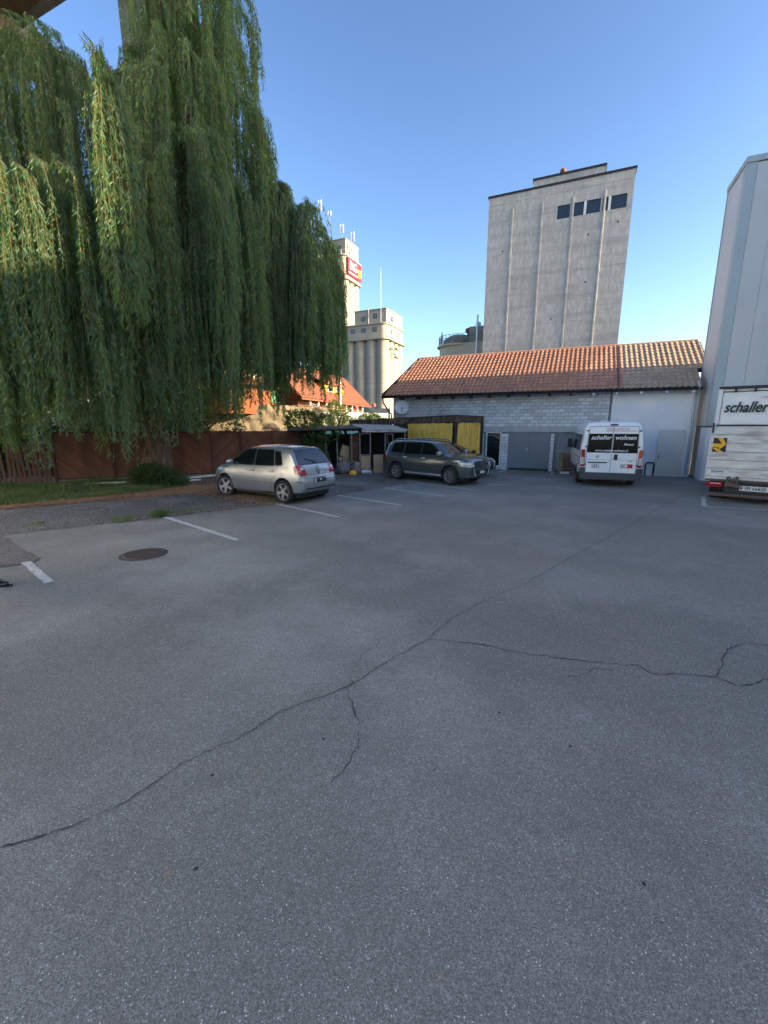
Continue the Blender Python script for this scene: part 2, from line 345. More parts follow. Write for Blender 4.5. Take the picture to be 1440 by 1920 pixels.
def bushmesh(name, blobs, n, ln, wd, mat, jitter=.6):
    P = []; Dn = []
    tot = sum(b[3] * b[4] * b[5] for b in blobs)
    for (x, y, z, rx, ry, rz) in blobs:
        k = max(20, int(n * rx * ry * rz / tot))
        d = rng.normal(size=(k, 3)); d /= np.linalg.norm(d, axis=1)[:, None]
        r = rng.uniform(.45, 1.08, k) ** .6
        P.append(np.array([x, y, z]) + d * np.array([rx, ry, rz]) * r[:, None])
        q = d + rng.normal(size=(k, 3)) * jitter; Dn.append(q / np.linalg.norm(q, axis=1)[:, None])
    P = np.concatenate(P); Dn = np.concatenate(Dn); k = P[:, 2] > .02; P = P[k]; Dn = Dn[k]
    V, F = leaf_arrays(P, Dn, rng.uniform(.6, 1.3, len(P)) * ln, rng.uniform(.7, 1.2, len(P)) * wd)
    return npmesh(name, V, F, mat)

def text(body, size, name, parent, mat, loc, rot, shear=.25, bold=.012, align='CENTER', sx=1):
    c = bpy.data.curves.new(name, 'FONT'); c.body = body; c.size = size; c.shear = shear; c.offset = bold * size; c.extrude = .002
    c.align_x = align; c.align_y = 'CENTER'; c.materials.append(M[mat])
    t_ = bpy.data.objects.new(name, c); col.objects.link(t_); dg_ = bpy.context.evaluated_depsgraph_get(); me_ = bpy.data.meshes.new_from_object(t_.evaluated_get(dg_)); bpy.data.objects.remove(t_)
    o = bpy.data.objects.new(name, me_); col.objects.link(o); o.parent = parent; o.location = loc; o.rotation_euler = rot; o.scale = (sx, 1, 1); return o

AZ = math.atan2(-.406, .914)       # the direction the garage, hall, tower and silos run in
DX = Vector((.914, -.406)).normalized(); NY = Vector((-DX.y, DX.x))

# ------------------------------------------------------------------ ground
g = MB(); g.add([(-900, -900, -.03), (900, -900, -.03), (900, 900, -.03), (-900, 900, -.03)], [(0, 1, 2, 3)])
tag(g.build('ground', 'soil'), 'wide bare earth and grass ground around and beyond the yard', 'ground', kind='structure')
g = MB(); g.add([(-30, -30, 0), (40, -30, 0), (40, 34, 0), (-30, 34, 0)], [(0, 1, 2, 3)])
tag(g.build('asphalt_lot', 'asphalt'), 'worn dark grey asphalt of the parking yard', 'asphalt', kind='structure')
def wob(pts, amp=.05, step=.35):
    o = []
    for a, b in zip(pts, pts[1:] + pts[:1]):
        n = max(1, int(math.dist(a, b) / step))
        for i in range(n):
            t = i / n; o.append((a[0] + (b[0] - a[0]) * t + random.uniform(-amp, amp), a[1] + (b[1] - a[1]) * t + random.uniform(-amp, amp)))
    return o
def sheet(name, poly, z, mat, label, cat, kind='structure', h=.0):
    bm = bmesh.new(); f = bm.faces.new([bm.verts.new((x, y, z)) for x, y in poly]); bmesh.ops.triangulate(bm, faces=[f])
    me = bpy.data.meshes.new(name); bm.to_mesh(me); bm.free(); me.materials.append(M[mat])
    if me.polygons[0].normal.z < 0: me.flip_normals()
    return tag(link(name, me), label, cat, kind=kind)
grav = [(-22, 2.5), (-9.6, 7.0), (-7.47, 8.47), (-5.32, 10.02), (-3.08, 11.79), (-1.5, 13.27), (0, 14.95), (.95, 16.2), (.9, 18.3), (1.6, 20.3), (-3, 20.6), (-14.3, 16), (-24, 12)]
sheet('gravel_strip', wob(grav, .05), .006, 'gravel', 'strip of grey gravel between asphalt and wooden fence', 'gravel')
sheet('concrete_patch', wob([(-12, 8.5), (-7.78, 8.26), (-7.33, 7.97), (-5.81, 6.79), (-5.7, 6.52), (-6.06, 6.33), (-9, 6.2), (-12, 6.5)], .03), .011, 'paleconc', 'rough pebbly concrete patch at the edge of the asphalt', 'concrete')
grs = [(-20, 9.5), (-12.6, 10.6), (-10.43, 11.3), (-9.2, 12.3), (-8.3, 13.2), (-7.6, 14.2), (-7.2, 15.3), (-7.6, 16.4), (-8.2, 17.4), (-9.2, 17.4), (-14.3, 15.3), (-21, 12.7)]
sheet('grass_bed', wob(grs, .08), .016, 'soil', 'narrow earth bed under the grass along the fence', 'ground')

def strip(name, a, b, wd, label, z=.012, mat='paint_line', grp='white parking lines painted on the asphalt'):
    a = Vector(a); b = Vector(b); d = (b - a); L = d.length; d.normalize(); n = Vector((-d.y, d.x)) * wd / 2
    k = max(2, int(L / .12)); m = MB(); vs = []
    for i in range(k + 1):
        p = a + d * L * i / k
        e1 = random.uniform(.86, 1.02); e2 = random.uniform(.86, 1.02)
        vs += [(*(p + n * e1), z), (*(p - n * e2), z)]
    m.add(vs, [(2 * i, 2 * i + 1, 2 * i + 3, 2 * i + 2) for i in range(k)])
    return tag(m.build(name, mat), label, 'parking line', grp, 'structure')
lines = [((-5.86, 6.58), (-4.75, 5.66), .125, 'short nearest white line beside the rough concrete patch and black shoe'),
 ((-5.32, 10.0), (-2.86, 7.93), .12, 'long white line starting at the grass tuft right of the manhole'),
 ((-3.08, 11.77), (-1.1, 10.02), .11, 'white line starting behind the rear wheel of the silver hatchback'),
 ((-1.5, 13.25), (.48, 11.55), .11, 'white line right of the silver hatchback, second before the estate car'),
 ((0, 14.9), (1.88, 13.07), .11, 'white line on the asphalt just in front of the grey green car'),
 ((1.2, 16.3), (3.16, 14.28), .10, 'white line running under the grey green car'),
 ((3.2, 16.7), (4.31, 15.58), .10, 'short white line end showing right of the parked grey green car'),
 ((6.16, 21.2), (5.48, 19.91), .11, 'white line left of the blue grey garage door'),
 ((8.08, 20.25), (7.61, 19.03), .11, 'white line right of the blue grey garage door'),
 ((4.9, 18.1), (8.4, 16.6), .08, 'faint worn white line crossing in front of the garage'),
 ((11.0, 16.6), (11.9, 16.3), .08, 'short faint white dash between van and metal door'),
 ((8.81, 11.39), (9.95, 12.95), .12, 'short white line end at the rear corner of the lorry'),
 ((8.80, 11.33), (14.5, 9.3), .10, 'white line crossing behind the lorry')]
for a, b, wd, lb in lines: strip('parking_line', a, b, wd, lb)

def crack(pts, wd, label, name='pavement_crack'):
    P = []
    for a, b in zip(pts, pts[1:]):
        n = max(2, int(math.dist(a, b) / .03))
        for i in range(n):
            t = i / n; P.append(Vector((a[0] + (b[0] - a[0]) * t, a[1] + (b[1] - a[1]) * t)))
    P.append(Vector(pts[-1])); off = 0; vs = []
    for i, p in enumerate(P):
        d = (P[min(i + 1, len(P) - 1)] - P[max(0, i - 1)]).normalized(); n = Vector((-d.y, d.x))
        off = off * .72 + random.uniform(-.013, .013); q = p + n * off; ww = wd * random.uniform(.2, 1.3) * (.55 + .6 * abs(math.sin(i * .13 + wd * 900))) / 2
        ww *= min(1, 3 * min(i + 1, len(P) - i) / 10 + .2)
        vs += [(*(q + n * ww), .0055), (*(q - n * ww), .0055)]
    m = MB(); m.add(vs, [(2 * i, 2 * i + 1, 2 * i + 3, 2 * i + 2) for i in range(len(P) - 1)])
    tag(m.build(name, 'crack'), label, 'crack', 'cracks in the asphalt', 'structure')
crack([(-2.6, 1.55), (-2.04, 1.83), (-1.79, 1.95), (-1.57, 2.06), (-1.33, 2.42), (-1.02, 2.66), (-.76, 2.95), (-.34, 3.22), (-.1, 3.5), (.45, 4.06), (.75, 4.5), (1.26, 5.02), (1.9, 5.55), (2.57, 6.23)], .009, 'long straight seam crack running from the lower left to the van')
crack([(2.57, 6.23), (5.5, 9.18), (10.24, 14.04)], .012, 'far faint end of the straight seam towards the hall corner')
crack([(.45, 4.06), (1.01, 3.95), (1.46, 3.75), (2.01, 3.61), (2.38, 3.55), (2.40, 3.42), (2.96, 3.39), (3.05, 3.25), (3.38, 3.34), (3.9, 3.4)], .013, 'jagged crack branching right from the long seam')
crack([(2.97, 3.39), (3.16, 3.59), (3.3, 3.72), (3.49, 3.88), (3.73, 4.01), (3.9, 3.91), (4.3, 3.85)], .013, 'hooked crack rising at the far right of the asphalt')
crack([(-.3, 3.22), (-.26, 2.98), (-.18, 2.79), (-.19, 2.55), (-.25, 2.39), (-.32, 2.24)], .008, 'thin crack curving down from the middle of the seam')
crack([(-.28, 3.40), (-.21, 3.73), (-.02, 4.01)], .006, 'hairline crack curving up from the middle of the seam')
crack([(2.38, 3.5), (1.95, 3.5), (1.75, 3.38), (1.6, 3.36)], .006, 'hairline crack below the jagged branch crack')
# gum spots and small dark stains
for i, (x, y) in enumerate([(-.62, 4.95), (1.3, 2.55), (1.27, 1.65), (-.43, 2.62), (3.8, 5.2), (-.95, 1.72), (-1.1, 2.3), (.5, 4.5), (.9, 2.9)]):
    m = MB(); k = 9; m.add([(x + math.cos(a) * .013 * random.uniform(.6, 1.2), y + math.sin(a) * .013 * random.uniform(.6, 1.2), .0056) for a in (2 * math.pi * j / k for j in range(k))], [tuple(range(k))])
    o = m.build('asphalt_spot', 'crack'); tag(o, 'small dark gum spot on the grey asphalt', 'spot', 'dark spots on the asphalt', 'structure')

n = 420; Pd = np.c_[rng.uniform(-7, 9, n), rng.uniform(1.2, 15, n)]
flat_later = Pd
# manhole
mh = empty('manhole_cover', (-4.17, 7.02, 0)); mh.scale = (.84, .84, 1); tag(mh, 'round rusty brown manhole cover in the asphalt', 'manhole')
m = MB(); m.lathe([(.345, 0), (.345, .016), (.375, .018), (.40, .012), (.405, 0)], 40); m.build('frame', 'iron', mh)
m = MB(); m.lathe([(0, .012), (.30, .012), (.335, .012), (.337, 0)], 40)
for i in range(-3, 4):
    for j in range(-3, 4):
        if math.hypot(i, j) < 3.7: m.box(i * .085 - .034, i * .085 + .034, j * .085 - .034, j * .085 + .034, .012, .024)
m.build('cover', 'iron', mh)
m = MB(); m.add([(math.cos(a) * r_, math.sin(a) * r_, .0052) for r_ in (.40, .45) for a in (2 * math.pi * j / 40 for j in range(40))], [(j, (j + 1) % 40, 40 + (j + 1) % 40, 40 + j) for j in range(40)]); m.build('joint', 'crack', mh)

# litter, grass, weeds
def inside(P, poly):
    c = np.zeros(len(P), bool); n = len(poly)
    for i in range(n):
        x1, y1 = poly[i]; x2, y2 = poly[(i + 1) % n]
        k = ((y1 > P[:, 1]) != (y2 > P[:, 1])) & (P[:, 0] < (x2 - x1) * (P[:, 1] - y1) / (y2 - y1 + 1e-12) + x1); c ^= k
    return c
def flat_leaves(name, pts, ln, wd, mat, z, label, cat):
    n = len(pts); a = rng.uniform(0, 2 * np.pi, n); D_ = np.c_[np.cos(a), np.sin(a), rng.uniform(-.1, .25, n)]
    P = np.c_[pts, rng.uniform(z, z + .02, n)]
    L = rng.uniform(.6, 1.3, n) * ln; W = rng.uniform(.6, 1.3, n) * wd
    side = np.c_[-np.sin(a), np.cos(a), rng.uniform(-.3, .3, n)]
    V = np.stack([P, P + D_ * (L * .5)[:, None] + side * (W * .5)[:, None], P + D_ * L[:, None], P + D_ * (L * .5)[:, None] - side * (W * .5)[:, None]], 1).reshape(-1, 3)
    b = np.arange(n)[:, None] * 4; F = np.concatenate([b + [0, 1, 2], b + [0, 2, 3]], 1).reshape(-1, 3)
    return tag(link(name, npmesh(name, V, F, mat)), label, cat, kind='stuff')
edge = [(-13, 10.3), (-10.43, 11.2), (-9.2, 12.1), (-8.2, 13.0), (-7.2, 14.2), (-6.2, 14.6), (-4.4, 13.4), (-3.3, 12.3)]
Q = []
for (a, b), n in zip(zip(edge, edge[1:]), (1500, 3200, 4200, 5000, 6500, 5000, 2500)):
    t = rng.uniform(0, 1, n)[:, None]; Q.append(np.array(a) * (1 - t) + np.array(b) * t + rng.normal(size=(n, 2)) * (.2 if a[0] < -8.5 else .42))
P = rng.uniform((-8.2, 13.3), (-4, 18), (5200, 2)); P = P[inside(P, [(-7.6, 14), (-4.6, 13.3), (-4.0, 15.5), (-6.5, 18), (-8, 17)])]; Q.append(P)
flat_leaves('leaf_litter', np.concatenate(Q), .10, .035, 'litter', .018, 'brown fallen willow leaves along the grass and under the hatchback', 'leaf litter')
t = rng.uniform(0, 1, (1100, 1)); seg = rng.integers(0, 4, 1100); E2 = np.array([(-7.47, 8.47), (-5.32, 10.02), (-3.08, 11.79), (-1.5, 13.27), (0, 14.9)])
Q = E2[seg] * (1 - t) + E2[seg + 1] * t + rng.normal(size=(1100, 2)) * .07 + np.array([-.06, .08])
flat_leaves('leaf_scatter', Q[(Q[:, 0] < -2.4) & ((Q[:, 0] > -6.3))], .06, .025, 'litter', .012, 'thin line of dry leaves along the asphalt edge', 'leaf litter')
flat_leaves('fallen_leaves', flat_later, .03, .012, 'litter', .008, 'tiny dry leaf scraps scattered thinly over the asphalt', 'leaf litter')
def grass(name, pts, h, wd, label, cat='grass', mat='grass', lean=.5):
    n = len(pts); P = np.c_[pts, np.full(n, .016)]
    D_ = np.c_[rng.normal(size=(n, 2)) * lean, np.ones(n)]; D_ /= np.linalg.norm(D_, axis=1)[:, None]
    V, F = leaf_arrays(P, D_, h * rng.uniform(.4, 1.2, n), rng.uniform(.7, 1.3, n) * wd)
    return tag(link(name, npmesh(name, V, F, mat)), label, cat, kind='stuff')
P = rng.uniform((-21, 9.4), (-7.0, 17.5), (150000, 2)); P = P[inside(P, grs)]; P = P[:38000]
dens = np.sin(P[:, 0] * 1.7) * np.cos(P[:, 1] * 2.3 + P[:, 0]); P = P[(dens > -.75) | (rng.uniform(size=len(P)) < .4)]
hh = .13 + .05 * np.sin(P[:, 0] * 2.1) + .03 * np.sin(P[:, 1] * 5); 
grass('grass', P, hh * 1.25, .02, 'uneven green grass strip along the foot of the fence')
for (x, y, r, n, h, lb) in [(-5.5, 10.1, .16, 420, .17, 'green weed tuft at the head of the long parking line'), (-6.1, 9.65, .3, 260, .09, 'low weed tuft left of the long parking line'), (-5.0, 10.6, .28, 220, .07, 'sparse weeds right of the long parking line'), (-8.1, 8.05, .3, 420, .08, 'small weeds on the rough concrete patch'), (-7.7, 9.2, .35, 120, .06, 'sparse weeds in the gravel at the far left'), (-3.3, 12.1, .25, 200, .08, 'weeds by the rear wheel of the silver hatchback')]:
    grass('weeds', rng.normal(size=(n // 2, 2)) * r * .5 + (x, y), h * 1.3, .022, lb, 'weeds', lean=.55)
grass('crack_moss', rng.normal(size=(60, 2)) * .014 + (-.28, 3.27), .012, .005, 'tiny green moss in the middle of the long crack', 'moss')
n = 2600; P = np.c_[rng.uniform(-8, 1, n), rng.uniform(8, 20, n)]; P = P[inside(P, grav)]; P3 = np.c_[P, np.full(len(P), .012)]
cube = np.array([(-1, -1, -.6), (1, -1, -.6), (1, 1, -.6), (-1, 1, -.6), (-.6, -.6, .6), (.7, -.6, .5), (.6, .7, .6), (-.7, .6, .5)])
sz = rng.uniform(.008, .024, len(P)); V = (P3[:, None, :] + cube[None] * sz[:, None, None]).reshape(-1, 3); b = np.arange(len(P))[:, None] * 8
F = np.concatenate([b + list(f) for f in [(4, 5, 6, 7), (0, 1, 5, 4), (1, 2, 6, 5), (2, 3, 7, 6), (3, 0, 4, 7)]])
tag(link('gravel', npmesh('gravel', V, F, 'paleconc')), 'loose grey stones scattered over the gravel strip', 'gravel', kind='stuff')

# ------------------------------------------------------------------ garage building (x along the wall, y away, z up)
GO = (.5, 23.82, 0); gar = empty('garage_building', GO, AZ)
tag(gar, 'long low garage of grey brick with orange tiled roof and satellite dish', 'garage')
BW, BH = .335, .163
openings = [(5.13, 5.90, 0, 1.87), (6.24, 8.20, 0, 1.87), (8.43, 10.3, 0, 1.87)]
wl = MB()     # the masonry behind the bricks, with its openings left free
wl.box(0, 5.13, .03, .25, 0, 3.95); wl.box(5.13, 10.65, .03, .25, 1.87, 3.95)
for a, b in ((5.90, 6.24), (8.20, 8.43), (10.3, 10.65)): wl.box(a, b, .03, .25, 0, 1.87)
wl.box(0, .2, .25, 8, 0, 3.7); wl.box(0, 14, 8, 8.2, 0, 3.7)
wl.build('wall', 'mortar', gar)
m = MB()
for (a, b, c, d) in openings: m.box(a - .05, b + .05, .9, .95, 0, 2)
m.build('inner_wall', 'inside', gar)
def brickmesh(wd):
    m = MB(); m.box(0, wd - .018, -.012, .03, 0, BH - .016); me = m.mesh('brick', 'brick'); return me
bm_full = brickmesh(BW); bm_half = brickmesh(BW / 2)
bricks = []
def course(x0, x1, z, odd):
    x = x0 - (BW / 2 if odd else 0)
    x = x0
    if odd: bricks.append((x, z, 1)); x += BW / 2
    while x < x1 - .05:
        if x + BW <= x1 + .02: bricks.append((x, z, 0)); x += BW
        else:
            if x + BW / 2 <= x1 + .04: bricks.append((x, z, 1))
            x += BW
z = 2.13; k = 0
while z < 3.9: course(0.02, 10.64, z, k % 2); z += BH; k += 1
for (a, b) in ((4.2, 5.12), (5.91, 6.25), (8.20, 8.43)):
    z = 0.0; k = 0
    while z < 1.85 - .1: course(a, b, z, k % 2); z += BH; k += 1
def bmat(b):
    return Matrix.Translation((b[0], random.uniform(-.004, .003), b[1] + random.uniform(-.002, .002)))
bricks.sort(key=lambda b: -b[0] if b[2] == 0 else 0)
full = [b for b in bricks if b[2] == 0]; half = [b for b in bricks if b[2] == 1]
copies('brick', bm_full, [bmat(b) for b in full[:262]], gar); copies('brick', bm_half, [bmat(b) for b in half[:35]], gar)
joined('brickwork', bm_full, [bmat(b) for b in full[262:]], gar, ['brick'])
joined('half_brickwork', bm_half, [bmat(b) for b in half[35:]], gar, ['brick'])
MB().box(4.2, 10.64, -.02, .03, 1.87, 2.12).build('lintel', 'lintel', gar, bevel=.006)
MB().box(5.9, 6.24, .03, .1, 0, 0.02).build('door_step', 'lintel', gar)
# white plastered part
m = MB(); m.box(10.65, 13.85, -.03, .25, 0, 3.95); m.build('plaster_wall', 'plaster', gar)
# glass door
gd = MB(); 
for (a, b, c, d) in [(5.14, 5.19, .12, 1.86), (5.83, 5.89, .12, 1.86), (5.19, 5.83, 1.81, 1.86), (5.19, 5.83, .12, .19)]: gd.box(a, b, -.02, .05, c, d)
gf = gd.build('door', 'white', gar, bevel=.004); gf['label'] = 'white framed glass door'
MB().box(5.185, 5.835, .01, .02, .185, 1.815).build('pane', 'glass', gf)
MB().tube([(5.21, -.045, 1.0), (5.21, -.045, .9)], .01).build('handle', 'steel', gf)
MB().box(5.1, 5.93, -.05, .15, 0, .11).build('door_step', 'lintel', gar)
# blue-grey double garage door
dr = MB(); dr.box(6.25, 7.215, .02, .06, .1, 1.86); dr.box(7.222, 8.19, .02, .06, .1, 1.86)
dg = dr.build('door', 'bluegrey', gar, bevel=.004); dg['label'] = 'blue grey double garage door'
h = MB(); h.box(7.11, 7.16, .0, .02, .97, 1.07); h.tube([(7.13, 0, 1.03), (7.13, -.05, 1.03), (7.21, -.05, 1.03)], .011); h.build('handle', 'chrome', dg)
MB().prism([(6.35, 0), (8.1, 0), (8.0, .095), (6.45, .095)], .0, .5).build('ramp', 'darktrim', gar)
# corrugated sheet door
m = MB(); pts = []; x = 8.44
prof = []
while x < 10.28:
    prof += [(x, .0), (x + .06, .0), (x + .075, .03), (x + .105, .03)]; x += .12
vs = [(a, .12 + b, .05) for a, b in prof] + [(a, .12 + b, 1.87) for a, b in prof]; n = len(prof)
m.add(vs, [(i, i + 1, n + i + 1, n + i) for i in range(n - 1)]); cd = m.build('door', 'bluecorr', gar); cd['label'] = 'corrugated blue grey door'
m = MB(); m.tube([(8.44, .1, .98), (10.28, .1, .98)], .012); m.build('lock_bar', 'steel', cd)
# pale sheet sliding door on the plaster wall
m = MB(); m.box(12.58, 13.56, -.085, -.035, .09, 1.05); m.box(12.58, 13.56, -.085, -.035, 1.056, 2.0); sd = m.build('door', 'steel', gar, bevel=.004); sd['label'] = 'pale steel sliding door'
m = MB(); m.box(12.66, 12.685, -.11, -.085, .75, .95); m.build('handle', 'darktrim', sd)
m = MB(); m.tube([(12.22, -.1, 0), (12.22, -.1, .52), (12.27, -.1, .57), (12.5, -.1, .57), (12.54, -.1, .52), (12.54, -.1, 0)], .03, 8); m.build('guard_rail', 'darktrim', gar, smooth=True)
# globe lamp and box beside the glass door
m = MB(); m.lathe([(0, -.1), (.06, -.085), (.1, -.03), (.1, .03), (.06, .085), (0, .1)], 16, 0, Matrix.Translation((4.85, -.1, 1.8)))
lp = m.build('wall_lamp', 'whitelamp', gar, smooth=True, angle=80)
MB().box(4.78, 4.92, -.04, -.012, .95, 1.2).build('meter_box', 'greyplastic', gar, bevel=.005)
# roof
slope = math.atan2(6.12 - 3.72, 4.0); eY, eZ = -.6, 3.72
rf = MB(); cy, sy = math.cos(slope), math.sin(slope)
rf.add([(-.35, eY, eZ - .05), (13.8, eY, eZ - .05), (13.8, .74, eZ - .05 + 1.34 * math.tan(slope)), (14.3, .74, eZ - .05 + 1.34 * math.tan(slope)), (14.3, 3.4, 6.07), (.28, 3.4, 6.07),
        (-.35, eY, eZ - .12), (13.8, eY, eZ - .12), (13.8, .74, eZ - .12 + 1.34 * math.tan(slope)), (14.3, .74, eZ - .12 + 1.34 * math.tan(slope)), (14.3, 3.4, 6.0), (.28, 3.4, 6.0)],
       [(0, 1, 2, 3, 4, 5), (6, 7, 8, 9, 10, 11), (0, 1, 7, 6), (5, 0, 6, 11)])
rf.add([(.28, 3.4, 6.07), (14.3, 3.4, 6.07), (14.3, 8.3, 3.5), (-.35, 8.3, 3.5)], [(0, 1, 2, 3)])
rf.add([(0, 0.03, 3.7), (0, 8, 3.6), (.28, 3.4, 5.99)], [(0, 1, 2)])
roof = rf.build('roof', 'darktrim', gar)
TW, TL = .215, .33
prof = [(0, .026), (.04, .009), (.09, .0), (.13, .009), (.165, .033), (.20, .037), (.232, .024)]
tm = MB(); n = len(prof); L = TL + .05
vs = [(x, 0, zz + .028) for x, zz in prof] + [(x, L, zz) for x, zz in prof] + [(x, 0, zz + .008) for x, zz in prof]
tm.add(vs, [(i, i + 1, n + i + 1, n + i) for i in range(n - 1)] + [(2 * n + i, 2 * n + i + 1, i + 1, i) for i in range(n - 1)])
tile_o = tm.mesh('roof_tile', 'tile', True, 60); tile_t = tm.mesh('roof_tile', 'tiletan', True, 60)
RotX = Matrix.Rotation(slope, 4, 'X'); T = []
for r in range(14):
    s_ = r * TL; y0 = eY + s_ * cy - .03; z0 = eZ + s_ * sy
    xs = -.38 + (r / 14) * .66; x1 = 13.66 if y0 < .70 else 14.12
    c = math.ceil(xs / TW)
    while c * TW < x1:
        x = c * TW; c += 1
        T.append((x, Matrix.Translation((x, y0 + random.uniform(-.006, .006), z0 + random.uniform(-.003, .004))) @ RotX @ Matrix.Rotation(random.uniform(-.015, .015), 4, 'Z'), r))
T.sort(key=lambda t: -t[0] + t[2] * .15)
near = T[:300]; far = T[300:]; SPL = 10.8
copies('roof_tile', tile_t, [t[1] for t in near if t[0] >= SPL], roof)
copies('roof_tile', tile_o, [t[1] for t in near if t[0] < SPL], roof)
joined('roof_tiles', tile_o, [t[1] for t in far if t[0] < SPL], roof, ['tile'])
joined('tan_roof_tiles', tile_t, [t[1] for t in far if t[0] >= SPL], roof, ['tiletan'])
m = MB(); x = .3
while x < 14.1:
    m.lathe([(.10, 0), (.115, .0), (.12, .36)], 8, 0 if x < SPL else 1, Matrix.Translation((x, 3.4, 6.08)) @ Matrix.Rotation(R(90), 4, 'Y') @ Matrix.Rotation(R(180), 4, 'Z'), R(-90), R(90)); x += .33
m.build('ridge_cap', ['tile', 'tiletan'], roof, smooth=True, angle=60)
m = MB(); m.bar((-.38, eY, eZ + .02), (.26, 3.4, 6.1), .05, .16); m.build('verge_board', 'darktrim', roof); MB().bar((SPL, eY, eZ + .07), (SPL, 3.38, 6.15), .03, .05).build('joint_strip', 'darktrim', roof)
m = MB(); m.lathe([(.045, 0), (.06, .03), (.065, .06), (.055, .06), (.05, .035), (.04, .01)], 10, 0, Matrix.Identity(4))
gt = MB(); pr = [(math.cos(a) * .065, math.sin(a) * .065) for a in [math.pi + math.pi * i / 8 for i in range(9)]]; pr += [(math.cos(a) * .058, math.sin(a) * .058) for a in [2 * math.pi - math.pi * i / 8 for i in range(9)]]
n = len(pr); vs = [(x, eY - .05 + a, eZ - .01 + b) for x in (-.42, 13.8) for a, b in pr]
gt.add(vs, [(i, (i + 1) % n, n + (i + 1) % n, n + i) for i in range(n)] + [tuple(range(n)), tuple(range(2 * n - 1, n - 1, -1))]); gt.build('gutter', 'darktrim', gar, smooth=True)
MB().tube([(-.38, eY, eZ - .05), (-.36, eY + .1, eZ - .35), (-.2, -.2, eZ - .75), (-.06, -.05, eZ - .95), (-.06, -.05, .1)], .04, 8).build('downpipe', 'darktrim', gar, smooth=True)
MB().tube([(13.60, eY - .1, eZ + .25), (13.68, eY - .1, eZ), (13.70, -.15, eZ - .35), (13.72, -.12, .1)], .045, 8).build('downpipe', 'halltrim', gar, smooth=True)
x = .6
while x < 13.6:
    o = MB().box(x, x + .09, eY + .02, .05, eZ - .20, eZ - .10).build('rafter_end', 'darkwood' if x < 9 else 'plaster', gar); x += .92
# satellite dish
sd = empty('satellite_dish', (GO[0] + DX.x * .62 - NY.x * .3, GO[1] + DX.y * .62 - NY.y * .3, 3.12), 0)
tag(sd, 'white satellite dish on the left end of the brick wall', 'satellite dish')
RM = Matrix.Rotation(R(-4), 4, 'Z') @ Matrix.Rotation(R(-72), 4, 'X')
m = MB(); m.lathe([(0, .0), (.12, .006), (.24, .028), (.34, .065), (.38, .085), (.385, .08), (.34, .055), (.2, .01), (0, -.012)], 28, 0, RM.inverted() if False else Matrix.Rotation(R(75), 4, 'X')); m.build('dish', 'white', sd, smooth=True, angle=70)
m = MB(); m.tube([(0, -.02, -.36), (0, -.28, -.22), (0, -.36, -.06)], .012); m.box(-.03, .03, -.4, -.32, -.08, .02); m.build('feed_arm', 'greyplastic', sd)
m = MB(); m.tube([(0, .05, 0), (0, .12, -.1), (0, .30, -.12)], .02); m.build('bracket', 'greyplastic', sd)

# pallets stacked in front of the corrugated door
def gl(x, y, z=0): return (GO[0] + DX.x * x + NY.x * y, GO[1] + DX.y * x + NY.y * y, z)
pal = []
for k in range(7):
    p = empty('pallet', gl(9.28 + random.uniform(-.04, .04), -.55 + random.uniform(-.03, .03), k * .125 + .01), AZ + random.uniform(-.05, .05))
    pos = ['bottom', 'second from the bottom', 'third from the bottom', 'middle', 'third from the top', 'second from the top', 'topmost'][k]
    tag(p, f'weathered wooden pallet left of the van, {pos} of its stack', 'pallet', 'pallets stacked in front of the corrugated door'); pal.append(p)
    if k == 0:
        slat = MB().box(-.60, .60, -.05, .05, 0, .02).mesh('slat', 'wood'); blk = MB().box(-.07, .07, -.05, .05, 0, .075).mesh('block', 'wood')
    for j in range(5):
        o = link('slat', slat, p, (0, -.38 + j * .19, .095 + .001 * j)); o.rotation_euler = (0, 0, random.uniform(-.03, .03))
    for j in range(3):
        for i in range(3): link('block', blk, p, (-.52 + i * .52, -.38 + j * .38, .02))
        link('slat', slat, p, (0, -.38 + j * .38, 0))
tp = MB()
for k in range(5): tp.bar((-.6, random.uniform(-.3, .3), .02 + k * .02), (.62, random.uniform(-.3, .3), .03 + k * .02), .1, .02)
o = tp.build('loose_boards', 'wood', None, loc=gl(9.28, -.55, .89), rz=AZ); tag(o, 'grey loose boards lying on top of the pallet stack', 'boards')
m = MB(); m.lathe([(0, -.2), (.05, -.19), (.06, 0), (.055, .19), (0, .2)], 10, 0, Matrix.Rotation(R(90), 4, 'Y')); o = m.build('plastic_roll', 'plasticwhite', None, smooth=True, loc=gl(8.95, -1.12, .06), rz=AZ)
tag(o, 'small white plastic roll at the foot of the pallets', 'plastic roll')

# ------------------------------------------------------------------ metal hall at the right
hall = empty('metal_hall', gl(14.0, -1.28), AZ)
tag(hall, 'tall hall clad in pale grey metal panels beside the white wall', 'hall')
HH = 11.4; W2 = 5.2
m = MB(); m.box(.06, 30, .06, 2.0, 0, HH - .1); m.box(2.2, 30, 2.0, 2.5, 0, HH - .1); m.build('core', 'halltrim', hall)  # second box: unseen rear step, its depth set to shadow the garage roof
x = .30
for k in range(7):
    x1 = x + .62; o = MB().box(x, x1 - .007, 0, .055, 2.16, HH - .22).build('panel', 'hallpanel', hall, bevel=.004)
    MB().box(x, x1 - .012, .01, .058, 0, 2.12).build('base_panel', 'hallwhite', hall, bevel=.004); x = x1
MB().box(x, 30, .0, .055, 0, HH - .22).build('wall', 'hallpanel', hall)
MB().box(-.02, .29, -.02, .055, 2.16, HH - .2).build('corner_trim', 'halltrim', hall, bevel=.006)
MB().box(-.015, .055, .056, .32, 2.16, HH - .2).build('corner_trim', 'halltrim', hall, bevel=.006)
